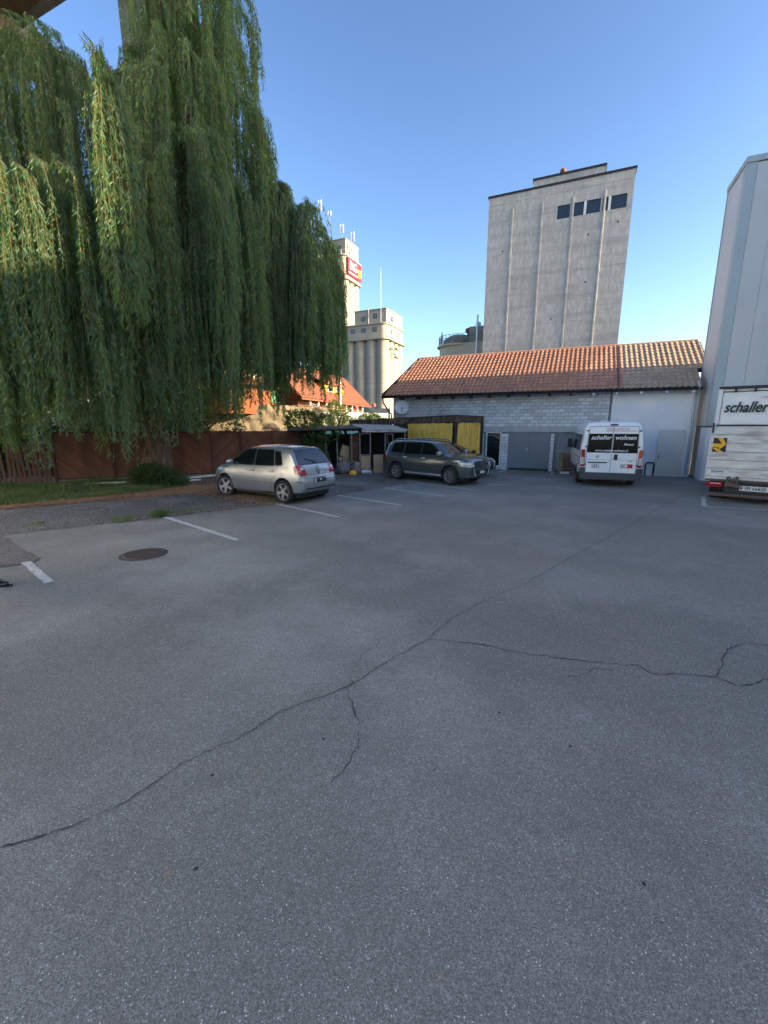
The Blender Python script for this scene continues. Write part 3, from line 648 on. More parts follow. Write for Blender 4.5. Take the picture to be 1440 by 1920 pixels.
MB().box(0, .055, .33, 1.20, 2.16, HH - .2).build('panel', 'hallpanel', hall, bevel=.004)
MB().box(0, .055, 1.21, 2.04, 2.16, HH - .2).build('panel', 'hallpanel', hall, bevel=.004)
MB().box(-.03, .04, 2.04, 2.1, 0, HH - .1).build('edge_trim', 'halltrim', hall)
MB().box(.005, .29, 0, .058, 0, 2.12).build('base_panel', 'hallwhite', hall); MB().box(.005, .058, .06, 1.0, 0, 2.12).build('base_panel', 'hallwhite', hall, bevel=.004)
MB().box(-.05, 30, -.06, 2.12, HH - .2, HH).build('parapet_cap', 'halltrim', hall, bevel=.01)
MB().box(-.04, 8, -.04, .0, 2.12, 2.15).build('drip_edge', 'darktrim', hall); MB().box(-.04, 0, .0, 2.05, 2.12, 2.15).build('drip_edge', 'darktrim', hall)
m = MB(); y = 1.02; prof = []
while y < 1.85: prof += [(y, 0), (y + .06, 0), (y + .075, .03), (y + .1, .03)]; y += .12
vs = [(b, a, .02) for a, b in prof] + [(b, a, 2.1) for a, b in prof]; n = len(prof)
m.add(vs, [(i, i + 1, n + i + 1, n + i) for i in range(n - 1)]); o = m.build('door', 'bluecorr', hall); o['label'] = 'narrow corrugated door in the side of the hall'
# unseen buildings added on the right of the yard, sized to cast its shade
o = MB().box(20, 36, -40, -11.62, 0, 19.2).build('shade_hall', 'hallpanel', None, loc=gl(14.0, -1.28), rz=AZ); tag(o, 'unseen grey hall added on the far right to shade the yard', 'hall')
o = MB().box(20, 36, -11.6, 1.0, 0, 43).build('shade_block', 'concrete', None, loc=gl(14.0, -1.28), rz=AZ); tag(o, 'unseen tall concrete block added on the far right to cast shade', 'building')

o = MB().box(-48, -29, -46, -17.5, 0, 18).build('reflector_house', 'plaster', None, loc=gl(14.0, -1.28), rz=AZ); tag(o, 'unseen white house added on the far left to reflect sunlight into the yard', 'house')  # unseen house added as a sunlit wall that bounces warm light into the yard
for k in range(7):
    for j in range(3):
        f = MB().box(-.04, .0, -20.5 - k * 3.6 - 1.2, -20.5 - k * 3.6, 1.5 + j * 4, 3.3 + j * 4).build('window', 'glass', o); f.location = (-28.99, 0, 0)

# ------------------------------------------------------------------ concrete tower
tw = empty('concrete_tower', (11.1, 50.17, 0), AZ); tag(tw, 'tall grey concrete tower with vertical ribs behind the tiled roof', 'tower')
TH = 25.55
m = MB()
wins = [(6.84, 8.0), (8.16, 9.27), (9.49, 10.72), (10.9, 11.38), (11.6, 12.95)]
zs0, zs1 = 22.42, 23.62
m.box(0, 13.44, 0, 12, 0, zs0); m.box(0, 13.44, 0, 12, zs1, TH); m.box(0, 6.84, 0, 12, zs0, zs1); m.box(12.95, 13.44, 0, 12, zs0, zs1); m.box(6.84, 12.95, .5, 12, zs0, zs1)
for a, b in ((8.0, 8.16), (10.72, 10.9)): m.box(a, b, 0, .5, zs0, zs1)
m.build('wall', 'concrete', tw)
o = MB().box(9.26, 9.49, .02, .3, zs0, zs1); o.box(11.39, 11.61, .02, .3, zs0, zs1); o.build('mullion', 'white', tw)
for a, b in wins:
    f = MB(); f.box(a, b, .06, .14, zs0, zs0 + .07); f.box(a, b, .06, .14, zs1 - .07, zs1); f.box(a, a + .06, .06, .14, zs0 + .07, zs1 - .07); f.box(b - .06, b, .06, .14, zs0 + .07, zs1 - .07)
    wn = f.build('window', 'darktrim', tw); MB().box(a + .06, b - .06, .09, .10, zs0 + .07, zs1 - .07).build('pane', 'glass', wn)
for x in (2.48, 5.40, 8.27, 11.06): MB().prism([(x - .07, -.11), (x + .07, -.11), (x + .10, 0), (x - .10, 0)], 0, 24.2, 0, Matrix(((1, 0, 0, 0), (0, 0, 1, 0), (0, 1, 0, 0), (0, 0, 0, 1)))).build('rib', 'concrete', tw)
m = MB(); m.box(-.1, 13.55, -.1, 12.1, TH, TH + .18); m.build('parapet_cap', 'darktrim', tw)
m = MB(); m.box(4.3, 10.9, 1.0, 7, TH + .18, TH + 1.25); ph = m.build('roof_house', 'concrete', tw); MB().box(4.2, 11.0, .9, 7.1, TH + 1.25, TH + 1.42).build('parapet_cap', 'darktrim', ph)
def ball_vent(parent, loc, s=1, c='red'):
    m = MB(); m.lathe([(.14, 0), (.14, .35), (.34, .42), (.42, .65), (.34, .9), (.12, 1.02), (0, 1.04)], 14, 0, Matrix.Translation(loc) @ Matrix.Scale(s, 4)); return m
ball_vent(tw, (7.0, 1.8, TH + 1.42), .75).build('roof_vent', 'tileold', tw, smooth=True)
m = ball_vent(tw, (5.6, 1.8, TH + 1.42), .35); m.build('roof_vent', 'white', tw, smooth=True)
for x, z in ((9.8, 20.5), (6.9, 13.0), (12.3, 21.2), (9.9, 16.2), (10.6, 8.3), (1.6, 20.2)): MB().box(x, x + .14, -.01, .0, z, z + .16).build('wall_hole', 'crack', tw)
for z in np.arange(3, 25, 2.42):     # casting joints between lifts of concrete
    m = MB()
    for a, b in ((0, 2.26), (2.7, 5.18), (5.62, 8.05), (8.49, 10.84), (11.28, 13.44)):
        if not (22.3 < z < 23.7): m.box(a, b, -.02, 0, z, z + .05)
    m.build('casting_joint', 'conclight', tw)['kind'] = 'stuff'

# ------------------------------------------------------------------ low plant building left of the tower
lb = empty('plant_building', (6.9, 60.4, 0), AZ); tag(lb, 'low cream plant building with railed round corner left of the tower', 'building')
m = MB(); m.lathe([(2.6, 0), (2.6, 12.6), (2.95, 12.6), (2.95, 12.85), (0, 12.85)], 20, 0, Matrix.Translation((2.6, 2.6, 0))); m.box(2.6, 9, 0.01, 5, 0, 12.85); m.build('wall', 'cream', lb)
m = MB(); m.box(4.4, 9, .8, 5, 12.86, 14.9); m.build('roof_house', 'silo', lb)
m = MB()
rail = [(2.6 - 2.7 * math.sin(a), 2.6 - 2.7 * math.cos(a)) for a in [R(100) - R(100) * i / 8 for i in range(9)]] + [(x, -.1) for x in np.arange(3.2, 8.5, .6)]
for a, b in zip(rail, rail[1:]):
    for z in (13.2, 13.6, 14.0): m.bar((*a, z), (*b, z), .06, .05)
for a in rail: m.bar((*a, 12.86), (*a, 14.0), .07, .07)
m.build('railing', 'framegrey', lb)
m = MB(); m.lathe([(2.2, 12.86), (2.15, 13.6), (1.2, 14.2)], 12, 0, Matrix.Translation((2.6, 2.6, 0))); m.build('roof', 'silo', lb)
MB().tube([(5.7, -.35, 8), (5.7, -.35, 16.0)], .12, 10).build('flue_pipe', 'steel', lb, smooth=True)
ball_vent(lb, (4.0, 2.0, 14.0), 1.0).build('roof_vent', 'tileold', lb, smooth=True); ball_vent(lb, (5.2, 2.6, 14.9), .9).build('roof_vent', 'white', lb, smooth=True)
m = MB(); m.tube([(1.0, -.2, 12.9), (1.0, -.2, 14.3)], .08); m.tube([(.3, 2, 12.9), (.3, 2, 14.0)], .08); m.build('post', 'framegrey', lb)

# ------------------------------------------------------------------ silos
def silo(name, loc, label, nx, ny, dia, zc, z1, z2, setb, x0=0):
    s = empty(name, loc, AZ); tag(s, label, 'silo')
    wd, dp = nx * dia, ny * dia
    m = MB(); m.box(-wd + .8, -.8, .8, dp - .8, 0, zc - .5); m.build('core', 'ring', s)
    cyl = MB(); cyl.lathe([(dia / 2 * .985, 0), (dia / 2 * .985, zc)], 20)
    me = cyl.mesh('silo_tube', 'silo', True, 60)
    rg = MB()
    for z in np.arange(2.5, zc, 2.55): rg.lathe([(dia / 2 * .985 + .03, z), (dia / 2 * .985 + .03, z + .14)], 20)
    rme = rg.mesh('casting_joint', 'ring', True)
    for i in range(nx):
        for j in range(ny):
            if j == 0 or i == 0:
                o = link('silo_tube', me, s, (-(i + .5) * dia, (j + .5) * dia, 0)); link('casting_joint', rme, o)['kind'] = 'stuff'
    def rr(x0_, x1_, y0_, y1_, r, n=6):
        o = []
        for cx, cy_, a0 in ((x1_ - r, y0_ + r, -90), (x1_ - r, y1_ - r, 0), (x0_ + r, y1_ - r, 90), (x0_ + r, y0_ + r, 180)):
            o += [(cx + r * math.cos(R(a0 + 90 * k / n)), cy_ + r * math.sin(R(a0 + 90 * k / n))) for k in range(n + 1)]
        return o
    MB().slab(rr(-wd - .5, .5, -.5, dp + .5, 1.7), zc, zc + .45).build('ledge', 'silo', s)
    MB().slab(rr(-wd, 0, 0, dp, 1.5), zc + .45, z1).build('head_house', 'silo', s, smooth=True)
    MB().slab(rr(-wd - .3, .3, -.3, dp + .3, 1.6), z1, z1 + .25).build('ledge', 'silo', s)
    top = MB().box(-wd + setb[0], -setb[1], setb[2], dp - .4, z1 + .25, z2).build('upper_house', 'silo', s)
    MB().box(-wd + setb[0] - .15, -setb[1] + .15, setb[2] - .15, dp - .25, z2, z2 + .2).build('parapet_cap', 'ring', top)
    return s, wd, dp
def win(parent, x0, x1, z0, z1, y, side=False, bars=True):
    f = MB(); t = .08
    def bx(a, b, c, d, e0=-.04, e1=.03):
        if side: f.box(y - e1, y - e0, a, b, c, d)
        else: f.box(a, b, y + e0, y + e1, c, d)
    bx(x0, x1, z0, z0 + t); bx(x0, x1, z1 - t, z1); bx(x0, x0 + t, z0 + t, z1 - t); bx(x1 - t, x1, z0 + t, z1 - t)
    if bars: xm = (x0 + x1) / 2; zm = (z0 + z1) / 2; bx(xm - .04, xm + .04, z0 + t, z1 - t, -.03, .02); bx(x0 + t, xm - .04, zm - .03, zm + .03, -.03, .02); bx(xm + .04, x1 - t, zm - .03, zm + .03, -.03, .02)
    w_ = f.build('window', 'ring', parent)
    p = MB()
    if side: p.box(y + .005, y + .015, x0 + .02, x1 - .02, z0 + .02, z1 - .02)
    else: p.box(x0 + .02, x1 - .02, y - .015, y - .005, z0 + .02, z1 - .02)
    p.build('pane', 'glass', w_)
s1, wd, dp = silo('grain_silo', (.55, 112.0, 0), 'lower pale concrete grain silo with rounded tubes and window band', 5, 4, 3.12, 23.4, 27.0, 30.7, (6.2, -.05 + .6, 1.2))
for x in (-9.2, -6.1, -3.0): win(s1, x - .85, x + .55, 25.2, 26.4, 0)
win(s1, 3.0, 4.1, 25.0, 26.3, 0, True); win(s1, 7.2, 8.3, 25.0, 26.3, 0, True)
up = s1
win(up, -7.6, -6.3, 28.2, 29.4, 1.2); win(up, -4.2, -2.9, 28.6, 29.9, 1.2); win(up, 4.2, 5.6, 28.3, 29.7, -.55, True)
m = MB()
for x in np.arange(-14.5, -9.5, .8): m.bar((x, -.1, 27.25), (x, -.1, 28.5), .07, .07)
m.bar((-14.9, -.1, 28.5), (-9.4, -.1, 28.5), .07, .07); m.build('railing', 'white', s1)
m = MB(); m.tube([(-1.9, 1.0, 27.25), (-1.9, 1.0, 31.5), (-1.9, 1.0, 40.2)], [.05, .04, .025], 6); m.build('mast', 'white', s1)
MB().tube([(-5.4, 1.05, 27.25), (-5.4, 1.05, 31.2)], .12, 6).build('drain_pipe', 'conclight', s1)
m = MB()
for (y, z) in ((3.1, 21.8), (4.6, 20.6), (6.2, 20.2), (6.2, 22.3)): m.bar((.1, y, z), (.1, y + 1.6, z - .5), .3, .3)
m.bar((.1, 3.1, 22), (.1, 3.1, 19), .25, .25); m.build('bracket', 'ring', s1)
MB().box(-2.8, 2.5, -3.2, .5, 0, 6.3).build('annex', 'silo', s1)
s2, wd2, dp2 = silo('sign_silo', (-10.6, 127.0, 0), 'taller concrete silo tower carrying the red sign board', 4, 3, 3.05, 41.9, 47.9, 52.3, (.6, .55, 1.2))
sg = empty('sign_board', (-10.6 + NY.x * .7 + DX.x * .35, 127.0 + NY.y * .7 + DX.y * .35, 43.2), AZ + R(90))
tag(sg, 'red BiG sign board with yellow figure high on the silo tower', 'sign')
MB().box(0, 8.2, -.12, .1, 0, 4.4).build('board', 'red', sg); MB().box(-.1, 8.3, -.14, .12, 4.4, 4.5).build('frame', 'steel', sg); MB().box(.3, 5.6, -.16, -.125, .45, .8).build('white_band', 'steel', sg)
text('BiG', 3.0, 'lettering', sg, 'white', (3.1, -.18, 2.5), (R(90), 0, 0), 0, .012)
m = MB(); m.lathe([(0, 0), (.9, 0)], 18, 0, Matrix.Translation((6.9, -.17, 1.5)) @ Matrix.Rotation(R(90), 4, 'X')); m.prism([(6.2, 1.2), (7.6, 1.4), (7.9, 3.4), (7.2, 2.4), (6.1, 2.9)], -.2, -.15); m.build('yellow_figure', 'yellow', sg)
def antenna(px, py, z0, z1, pz=1.6):
    m = MB(); m.tube([(px, py, z0), (px, py, z1)], .08, 6)
    a = m.build('antenna', 'framegrey', s2)
    for k, dx in enumerate((-.42, .42)): MB().box(px + dx - .14, px + dx + .14, py - .12, py + .12, z1 - pz, z1 + .2).build('antenna_panel', 'signwhite', a)
antenna(-.9, 6.2, 52.4, 55.6, 2.2); antenna(-2.4, 2.6, 52.4, 56.4, 2.0); antenna(-8.6, 1.5, 52.4, 63.0, 2.4); antenna(-5.9, 2, 52.4, 60, .8)
for (y, z) in ((2, 50.2), (4, 50.2), (3, 49.0)): win(s2, y, y + 1, z, z + .9, -.55, True)
win(s2, -3, -1.8, 49.6, 50.9, 1.2)
m = MB()
for x in np.arange(-12, -1, 1.2): m.bar((x, -.1, 48.15), (x, -.1, 49.3), .07, .07)
m.bar((-12.2, -.1, 49.3), (0, -.1, 49.3), .07, .07); m.build('railing', 'signwhite', s2)

# ------------------------------------------------------------------ houses on the rock behind the fence
HA = math.atan2(.958, .287)
def hloc(O, x, y): return (O[0] + math.cos(HA) * x - math.sin(HA) * y, O[1] + math.sin(HA) * x + math.cos(HA) * y)
h1 = empty('orange_roof_house', (-5.5, 36.6, 0), HA); tag(h1, 'old house with big orange tiled roof and dormer', 'house')
MB().box(-2, 13.2, .9, 6, 0, 5.1).build('wall', 'brownwall', h1)
ez, rz_ = 4.28, 7.5; sl = math.atan2(rz_ - ez, 3.3)
m = MB(); m.add([(-3, 0, ez), (14, 0, ez), (14, 3.3, rz_), (-3, 3.3, rz_), (14, 6.6, ez), (-3, 6.6, ez), (-3, 0, ez - .12), (14, 0, ez - .12), (14, 3.3, rz_ - .14), (14, 6.6, ez - .12), (-3, 6.6, ez - .12), (-3, 3.3, rz_ - .14)],
    [(0, 1, 2, 3), (3, 2, 4, 5), (6, 7, 8, 11), (11, 8, 9, 10), (0, 1, 7, 6), (1, 2, 8, 7), (2, 4, 9, 8)]); r1 = m.build('roof', 'tileold', h1)
ht = MB(); ht.box(0, .27, 0, .36, 0, .03, 0, Matrix.Rotation(R(-4), 4, 'X')); hme = ht.mesh('roof_tile', 'tileold')
L = math.hypot(3.3, rz_ - ez); TT = []
for r in range(int(L / .3)):
    y = r * .3 * math.cos(sl); z = ez + r * .3 * math.sin(sl)
    for c in range(int(17 / .29)):
        TT.append(Matrix.Translation((-3 + c * .29 + (r % 2) * .1, y - .02, z + .04 + random.uniform(0, .015))) @ Matrix.Rotation(sl, 4, 'X') @ Matrix.Rotation(random.uniform(-.04, .04), 4, 'Z'))
joined('roof_tiles', hme, TT, r1, ['tileold'])
dm = MB(); dm.add([(3.2, .9, 5.2), (7.8, .9, 5.2), (7.8, .9, 6.0), (3.2, .9, 6.0), (3.2, 2.9, 6.0), (7.8, 2.9, 6.0)], [(0, 1, 2, 3), (0, 3, 4), (1, 2, 5)])
d_ = dm.build('dormer', 'yellow', h1)
m = MB(); m.add([(2.9, .6, 5.98), (8.1, .6, 5.98), (7.2, 3.0, 7.05), (1.4, 3.0, 7.05), (2.9, .6, 5.85), (8.1, .6, 5.85)], [(0, 1, 2, 3), (0, 1, 5, 4), (4, 5, 2, 3)]); m.build('dormer_roof', 'tileold', h1)
for a in (3.9, 5.9):
    w_ = MB().box(a, a + 1.2, .84, .9, 5.25, 5.85).build('window', 'white', h1)
    for k in range(2): MB().box(a + .08 + k * .55, a + .57 + k * .55, .82, .84, 5.3, 5.8).build('pane', 'glass', w_)
for a in (.5, 3.2, 6, 9): 
    w_ = MB().box(a, a + 1.2, .84, .9, 2.7, 4.0).build('window', 'white', h1); MB().box(a + .12, a + 1.08, .82, .84, 2.8, 3.9).build('pane', 'glass', w_)
for a in (1.0, 7.0): MB().box(a, a + .6, 3.0, 3.6, rz_ - .2, rz_ + .75).build('chimney', 'cream', h1)
m = MB()
for a in np.arange(-1, 12, 1.6): m.bar((a, .3, 2.0), (a, .3, 4.2), .12, .12)
m.build('porch_post', 'white', h1)
MB().tube([(1.9, -1.2, 2.2), (1.9, -1.2, 6.2)], .06, 6).build('flag_pole', 'white', h1)

h2 = empty('orange_wall_house', (-9.2, 33.0, 0), HA); tag(h2, 'orange rendered house with green shutters above the rock', 'house')
MB().box(-4, 4.9, 0, 6, 3.0, 5.15).build('wall', 'orangewall', h2)
w_ = MB().box(1.9, 3.0, -.05, 0, 3.95, 4.95).build('window', 'white', h2)
for k in range(2): MB().box(1.98 + k * .5, 2.42 + k * .5, -.065, -.05, 4.03, 4.87).build('pane', 'glass', w_)
for a in (1.15, 3.05):
    s_ = MB().box(a, a + .68, -.08, -.03, 3.92, 4.98).build('shutter', 'shutter', h2)
    for z in np.arange(3.98, 4.92, .09): s2m = MB().box(a + .06, a + .62, -.1, -.08, z, z + .05).build('slat', 'shutter', s_)
m = MB(); m.add([(-4.4, -.5, 5.1), (5.4, -.5, 5.1), (5.4, .9, 5.75), (-4.4, .9, 5.75), (-4.4, -.5, 4.98), (5.4, -.5, 4.98), (5.4, .9, 5.6)], [(0, 1, 2, 3), (0, 1, 5, 4), (1, 2, 6, 5)]); m.build('lower_roof', 'tileold', h2)
MB().box(-4, 5, .9, 1.1, 5.6, 6.1).build('balcony_wall', 'cream', h2); MB().box(-4, 5, 1.8, 6, 5.15, 6.6).build('upper_wall', 'brownwall', h2)
m = MB(); m.add([(-4.5, 1.3, 6.5), (5.4, 1.3, 6.5), (3.4, 3.8, 9.6), (-4.5, 3.8, 9.6), (5.4, 6.4, 6.5), (-4.5, 6.4, 6.5), (-4.5, 1.3, 6.38), (5.4, 1.3, 6.38)], [(0, 1, 2, 3), (1, 4, 2), (3, 2, 4, 5), (0, 1, 7, 6)]); m.build('roof', 'tileold', h2)
MB().box(5.2, 6.7, -.1, 0, 3.4, 4.6).build('garden_door', 'white', h2)
MB().box(4.9, 12, .6, 3, 3.0, 4.9).build('side_wing', 'brownwall', h2)
pl = [(*hloc((-9.2, 33), x, .8), 6.3, .4, .3, .35) for x in np.arange(-2, 5, .7)]
tag(link('balcony_plants', bushmesh('balcony_plants', pl, 1600, .16, .07, 'leafmid')), 'green and yellow plants along the upper balcony of the orange house', 'plants', kind='stuff')

rk = MB(); n, k = 60, 22; A = Vector((-16, 28.2)); B = Vector((-4.4, 35.4)); d = (B - A).normalized(); nn = Vector((d.y, -d.x)); vs = []
from mathutils import noise as mn
for j in range(k + 1):
    for i in range(n + 1):
        p = A + (B - A) * (i / n); z = 3.7 * j / k
        o_ = mn.fractal(Vector((i * .3, j * .3, 0)), .7, 2.2, 6) * .4 + (1 - j / k) * .6
        p = p + nn * o_; vs.append((p.x, p.y, z * (1 + .03 * mn.noise(Vector((i * .5, 3, 1))))))
fs = [(j * (n + 1) + i, j * (n + 1) + i + 1, (j + 1) * (n + 1) + i + 1, (j + 1) * (n + 1) + i) for j in range(k) for i in range(n)]
rk.add(vs, fs); top = [(A.x, A.y, 3.68), (B.x, B.y, 3.68), (B.x - 6, B.y + 12, 3.68), (A.x - 6, A.y + 12, 3.68)]; rk.add(top, [(0, 1, 2, 3)])
tag(rk.build('rock_wall', 'rock', None, smooth=True, angle=50), 'sunlit beige rock face below the orange house', 'rock wall')
def bush(name, blobs, n, ln, wd, mat, label, cat='bush', trunk=None):
    b = empty(name, (blobs[0][0], blobs[0][1], 0)); tag(b, label, cat); o = bushmesh('foliage', blobs, n, ln, wd, mat)
    f = link('foliage', o, b); f.matrix_parent_inverse = Matrix.Translation((-blobs[0][0], -blobs[0][1], 0))
    m = MB()
    for q in blobs: m.tube([(blobs[0][0], blobs[0][1], 0), ((blobs[0][0] + q[0]) / 2, (blobs[0][1] + q[1]) / 2, q[2] * .6), (q[0], q[1], q[2])], [.06, .04, .02] if trunk is None else [trunk, trunk * .7, trunk * .3], 6)
    s_ = m.build('stem', 'bark', b); s_.matrix_parent_inverse = Matrix.Translation((-blobs[0][0], -blobs[0][1], 0)); return b
hb = [(-4.6 + i * .75, 34.4 + i * .75, 2.1 + .3 * math.sin(i * 1.7), .75, .6, .95) for i in range(7)]
bush('ivy_hedge', hb, 9000, .15, .10, 'leafdark', 'dark ivy hedge below the orange roof house', 'hedge')
gw = MB()
for i in range(7): a = Vector((-4.9, 34.6)) + Vector((.707, .707)) * i * 1.05; b_ = a + Vector((.707, .707)) * 1.05; gw.bar((a.x, a.y, 1.6), (b_.x, b_.y, 1.6), .2, 3.3)
tag(gw.build('garden_wall', 'lintel'), 'grey garden wall behind the ivy hedge', 'wall')
bush('garden_shrub', [(-6.6, 31.6, 2.0, .7, .5, 1.2), (-6.1, 31.9, 1.2, .7, .5, 1.1)], 1200, .17, .09, 'leafmid', 'yellow green shrub in front of the sunlit rock', 'shrub')
bush('garden_shrub', [(-3.9, 34.1, 3.6, .5, .5, .5), (-3.2, 34.9, 3.4, .4, .4, .4)], 900, .15, .08, 'leafmid', 'small pale shrub on top of the ivy hedge', 'shrub')
for i, (x, y, z) in enumerate([(-4.7, 35.2, 4.1), (-2.4, 37.2, 3.7), (-.9, 38.6, 3.9)]):
    m = MB(); m.lathe([(0, -.15), (.16, -.1), (.2, .05), (.12, .17), (0, .2)], 8, 0, Matrix.Translation((x, y, z))); o = m.build('flower_pot', 'flower'); tag(o, ['pink flowers left on the garden wall before the orange roof', 'pink flowers in the middle of the garden wall', 'pink flowers at the right end of the garden wall'][i], 'flowers')
# trees and greenery seen through the gaps of the willow
bush('background_tree', [(-12.5, 26, 3.2, 2.0, 1.6, 2.6), (-10.2, 26.5, 2.5, 1.6, 1.2, 2.2), (-9.4, 27, 4.2, .9, .9, 1.2)], 9000, .2, .09, 'leafdark', 'dark bushy tree behind the fence left of the rock', 'tree', .14)
bush('background_tree', [(-22, 27, 3.0, 3.2, 2, 2.2), (-18.5, 28, 1.8, 1.2, 1.5, 1.6)], 9000, .2, .09, 'leafmid', 'sunlit yellow green tree behind the fence at the far left', 'tree', .14)
bush('background_tree', [(-16.6, 27, 2.0, 1.5, 1.5, 1.9), (-15.4, 28.4, 4.8, 1.8, 1.6, 2.6)], 6000, .2, .09, 'leafdark', 'dark tree behind the fence left of the willow trunk', 'tree', .14)
bush('background_tree', [(-15.2, 18.6, 1.0, 1.6, .8, 1.5), (-17.6, 17.8, 1.0, 1.6, .9, 1.6), (-12.8, 19.6, 1.0, 1.3, .8, 1.4)], 9000, .2, .1, 'leafdark', 'dark hedge added right behind the picket fence to darken its gaps', 'hedge')  # hedge added as a dark backing for the bright gaps between pickets
bh = empty('background_house', (-31, 38, 0), .2); tag(bh, 'orange roofed house glimpsed through the left of the willow', 'house')
MB().box(-5, 7, 0, 6, 0, 6).build('wall', 'cream', bh); m = MB(); m.prism([(-.6, 6), (6.6, 6), (3, 9.5)], -5.5, 7.5, 0, Matrix(((0, 1, 0, 0), (1, 0, 0, 0), (0, 0, 1, 0), (0, 0, 0, 1)))); m.build('roof', 'tileold', bh)
for a in (-3.5, 0, 3.5): w_ = MB().box(a, a + 1.2, -.05, 0, 2.8, 4.2).build('window', 'white', bh); MB().box(a + .1, a + 1.1, -.07, -.05, 2.9, 4.1).build('pane', 'glass', w_)

# ------------------------------------------------------------------ fence
F0 = Vector((-14.3, 15.6)); FD = Vector((.93, .37)).normalized(); FA = math.atan2(FD.y, FD.x)
fn = empty('wooden_fence', (F0.x, F0.y, 0), FA); tag(fn, 'red brown wooden panel fence with diagonal boards behind the willow', 'fence')
posts = [1.62, 3.71, 5.55, 7.30, 8.28 + .0, 9.91, 11.28, 12.3]
posts = [1.75, 3.71, 5.5, 7.38, 8.6, 9.95, 11.28, 12.35]
pm_ = MB().box(-.045, .045, -.05, .05, 0, 1.98).mesh('post', 'fencepost')
for x in posts: link('post', pm_, fn, (x, 0, 0))
def clip(poly, f):
    out = []
    for a, b in zip(poly, poly[1:] + poly[:1]):
        fa, fb = f(a), f(b)
        if fa >= 0: out.append(a)
        if fa * fb < 0: t = fa / (fa - fb); out.append((a[0] + (b[0] - a[0]) * t, a[1] + (b[1] - a[1]) * t))
    return out
for pi, (a, b) in enumerate(zip(posts, posts[1:])):
    a += .05; b -= .05; z0, z1 = .18, 1.88; xc = (a + b) / 2
    MB().box(a, b, -.02, .045, z1, z1 + .06).build('top_rail', 'fencepost', fn); MB().box(a, b, -.02, .045, z0 - .06, z0).build('bottom_rail', 'fencepost', fn)
    sgn = 1 if pi % 2 else -1; pitch = .105 * math.sqrt(2); c = -3.2
    while c < 3.2:
        e0, e1 = c, c + pitch * .9
        poly = [(a, z0), (b, z0), (b, z1), (a, z1)]
        poly = clip(poly, lambda p: (p[1] - 1.03) - sgn * (p[0] - xc) - e0)
        if poly: poly = clip(poly, lambda p: e1 - ((p[1] - 1.03) - sgn * (p[0] - xc)))
        if len(poly) >= 3: MB().prism(poly, random.uniform(-.014, -.006), .012).build('board', 'fence', fn)
        c += pitch
m = MB().box(posts[0], posts[-1], .013, .03, .2, 1.86); m.build('backing', 'fence', fn)
pg = empty('picket_fence', (F0.x, F0.y, 0), FA); tag(pg, 'brown slanting picket fence under the left end of the willow', 'fence')
pk = MB().prism([(-.05, .05), (.05, .05), (.05, 1.5), (0, 1.56), (-.05, 1.5)], -.012, .012).mesh('picket', 'picket')
x = -4.0
while x < 1.6:
    o = link('picket', pk, pg, (x, -.03, 0)); o.rotation_euler = (0, R(random.uniform(-5, 1)), 0); x += .155
for z in (.35, 1.2): MB().box(-4.2, 1.68, .0, .04, z, z + .09).build('rail', 'picket', pg)
for i, (a, b, lb) in enumerate([((-8.6, 16.25, .10), (-6.6, 17.7, .17), 'long pale metal pole lying at the fence foot by the hatchback'), ((-8.3, 16.2, .06), (-7.3, 16.7, .06), 'short pale metal pole beside the longer one'), ((-11.0, 15.3, .08), (-9.5, 15.7, .1), 'grey metal pole lying in the grass left of the trunk')]):
    o = MB().tube([a, b], .045, 8).build('metal_pole', 'steel', None, smooth=True); tag(o, lb, 'pole', 'metal poles lying along the fence')

# ------------------------------------------------------------------ viaduct pillar and deck, top left
vd = empty('viaduct', (-16.7, 22.35, 0), AZ); tag(vd, 'high concrete viaduct with pillar and deck above the willow', 'viaduct')
m = MB(); m.box(.1, 1.95, 5.8, 7.6, 0, 40); m.build('pillar', 'viaduct', vd)
MB().box(-1.2, 0, -14, 3.6, 18.6, 20.0).build('cross_beam', 'viaduct', vd)
m = MB(); m.box(-22, 7, -9, .6, 20.0, 20.4); dk = m.build('deck', 'soffit', vd)
for y in (-8, -5, -2.2): MB().box(-22, 7, y, y + .35, 19.6, 20.0).build('deck_girder', 'soffit', vd)
MB().box(-22, 7, .6, .85, 19.8, 21.0).build('parapet', 'viaduct', vd)

# ------------------------------------------------------------------ willow
wi = empty('willow_tree', (-8.9, 16.2, 0)); tag(wi, 'huge weeping willow with long hanging fronds over the fence', 'tree')
def lw(p): return (p[0] + 8.9, p[1] - 16.2, p[2])
TR = [(-8.9, 16.2, -.05), (-8.85, 16.2, .35), (-8.65, 16.15, .9), (-8.55, 16.2, 1.5), (-8.75, 16.3, 2.3), (-8.9, 16.4, 3.4), (-8.6, 16.6, 5.5), (-8.0, 16.8, 8.5), (-7.2, 16.8, 12), (-6.4, 16.9, 17)]
m = MB(); n = 20; vs = []
rad = [.95, .66, .46, .42, .40, .42, .36, .28, .2, .1]
for j, (p, r) in enumerate(zip(TR, rad)):
    for i in range(n):
        a = 2 * math.pi * i / n; rr_ = r * (1 + .12 * math.sin(a * 5 + j * .5) + .08 * math.sin(a * 9 - j) + (.25 * max(0, math.sin(a * 4)) if j == 0 else 0))
        vs.append(lw((p[0] + math.cos(a) * rr_, p[1] + math.sin(a) * rr_, p[2])))
m.add(vs, [(j * n + i, j * n + (i + 1) % n, (j + 1) * n + (i + 1) % n, (j + 1) * n + i) for j in range(len(TR) - 1) for i in range(n)]); m.build('trunk', 'bark', wi, smooth=True, angle=80)
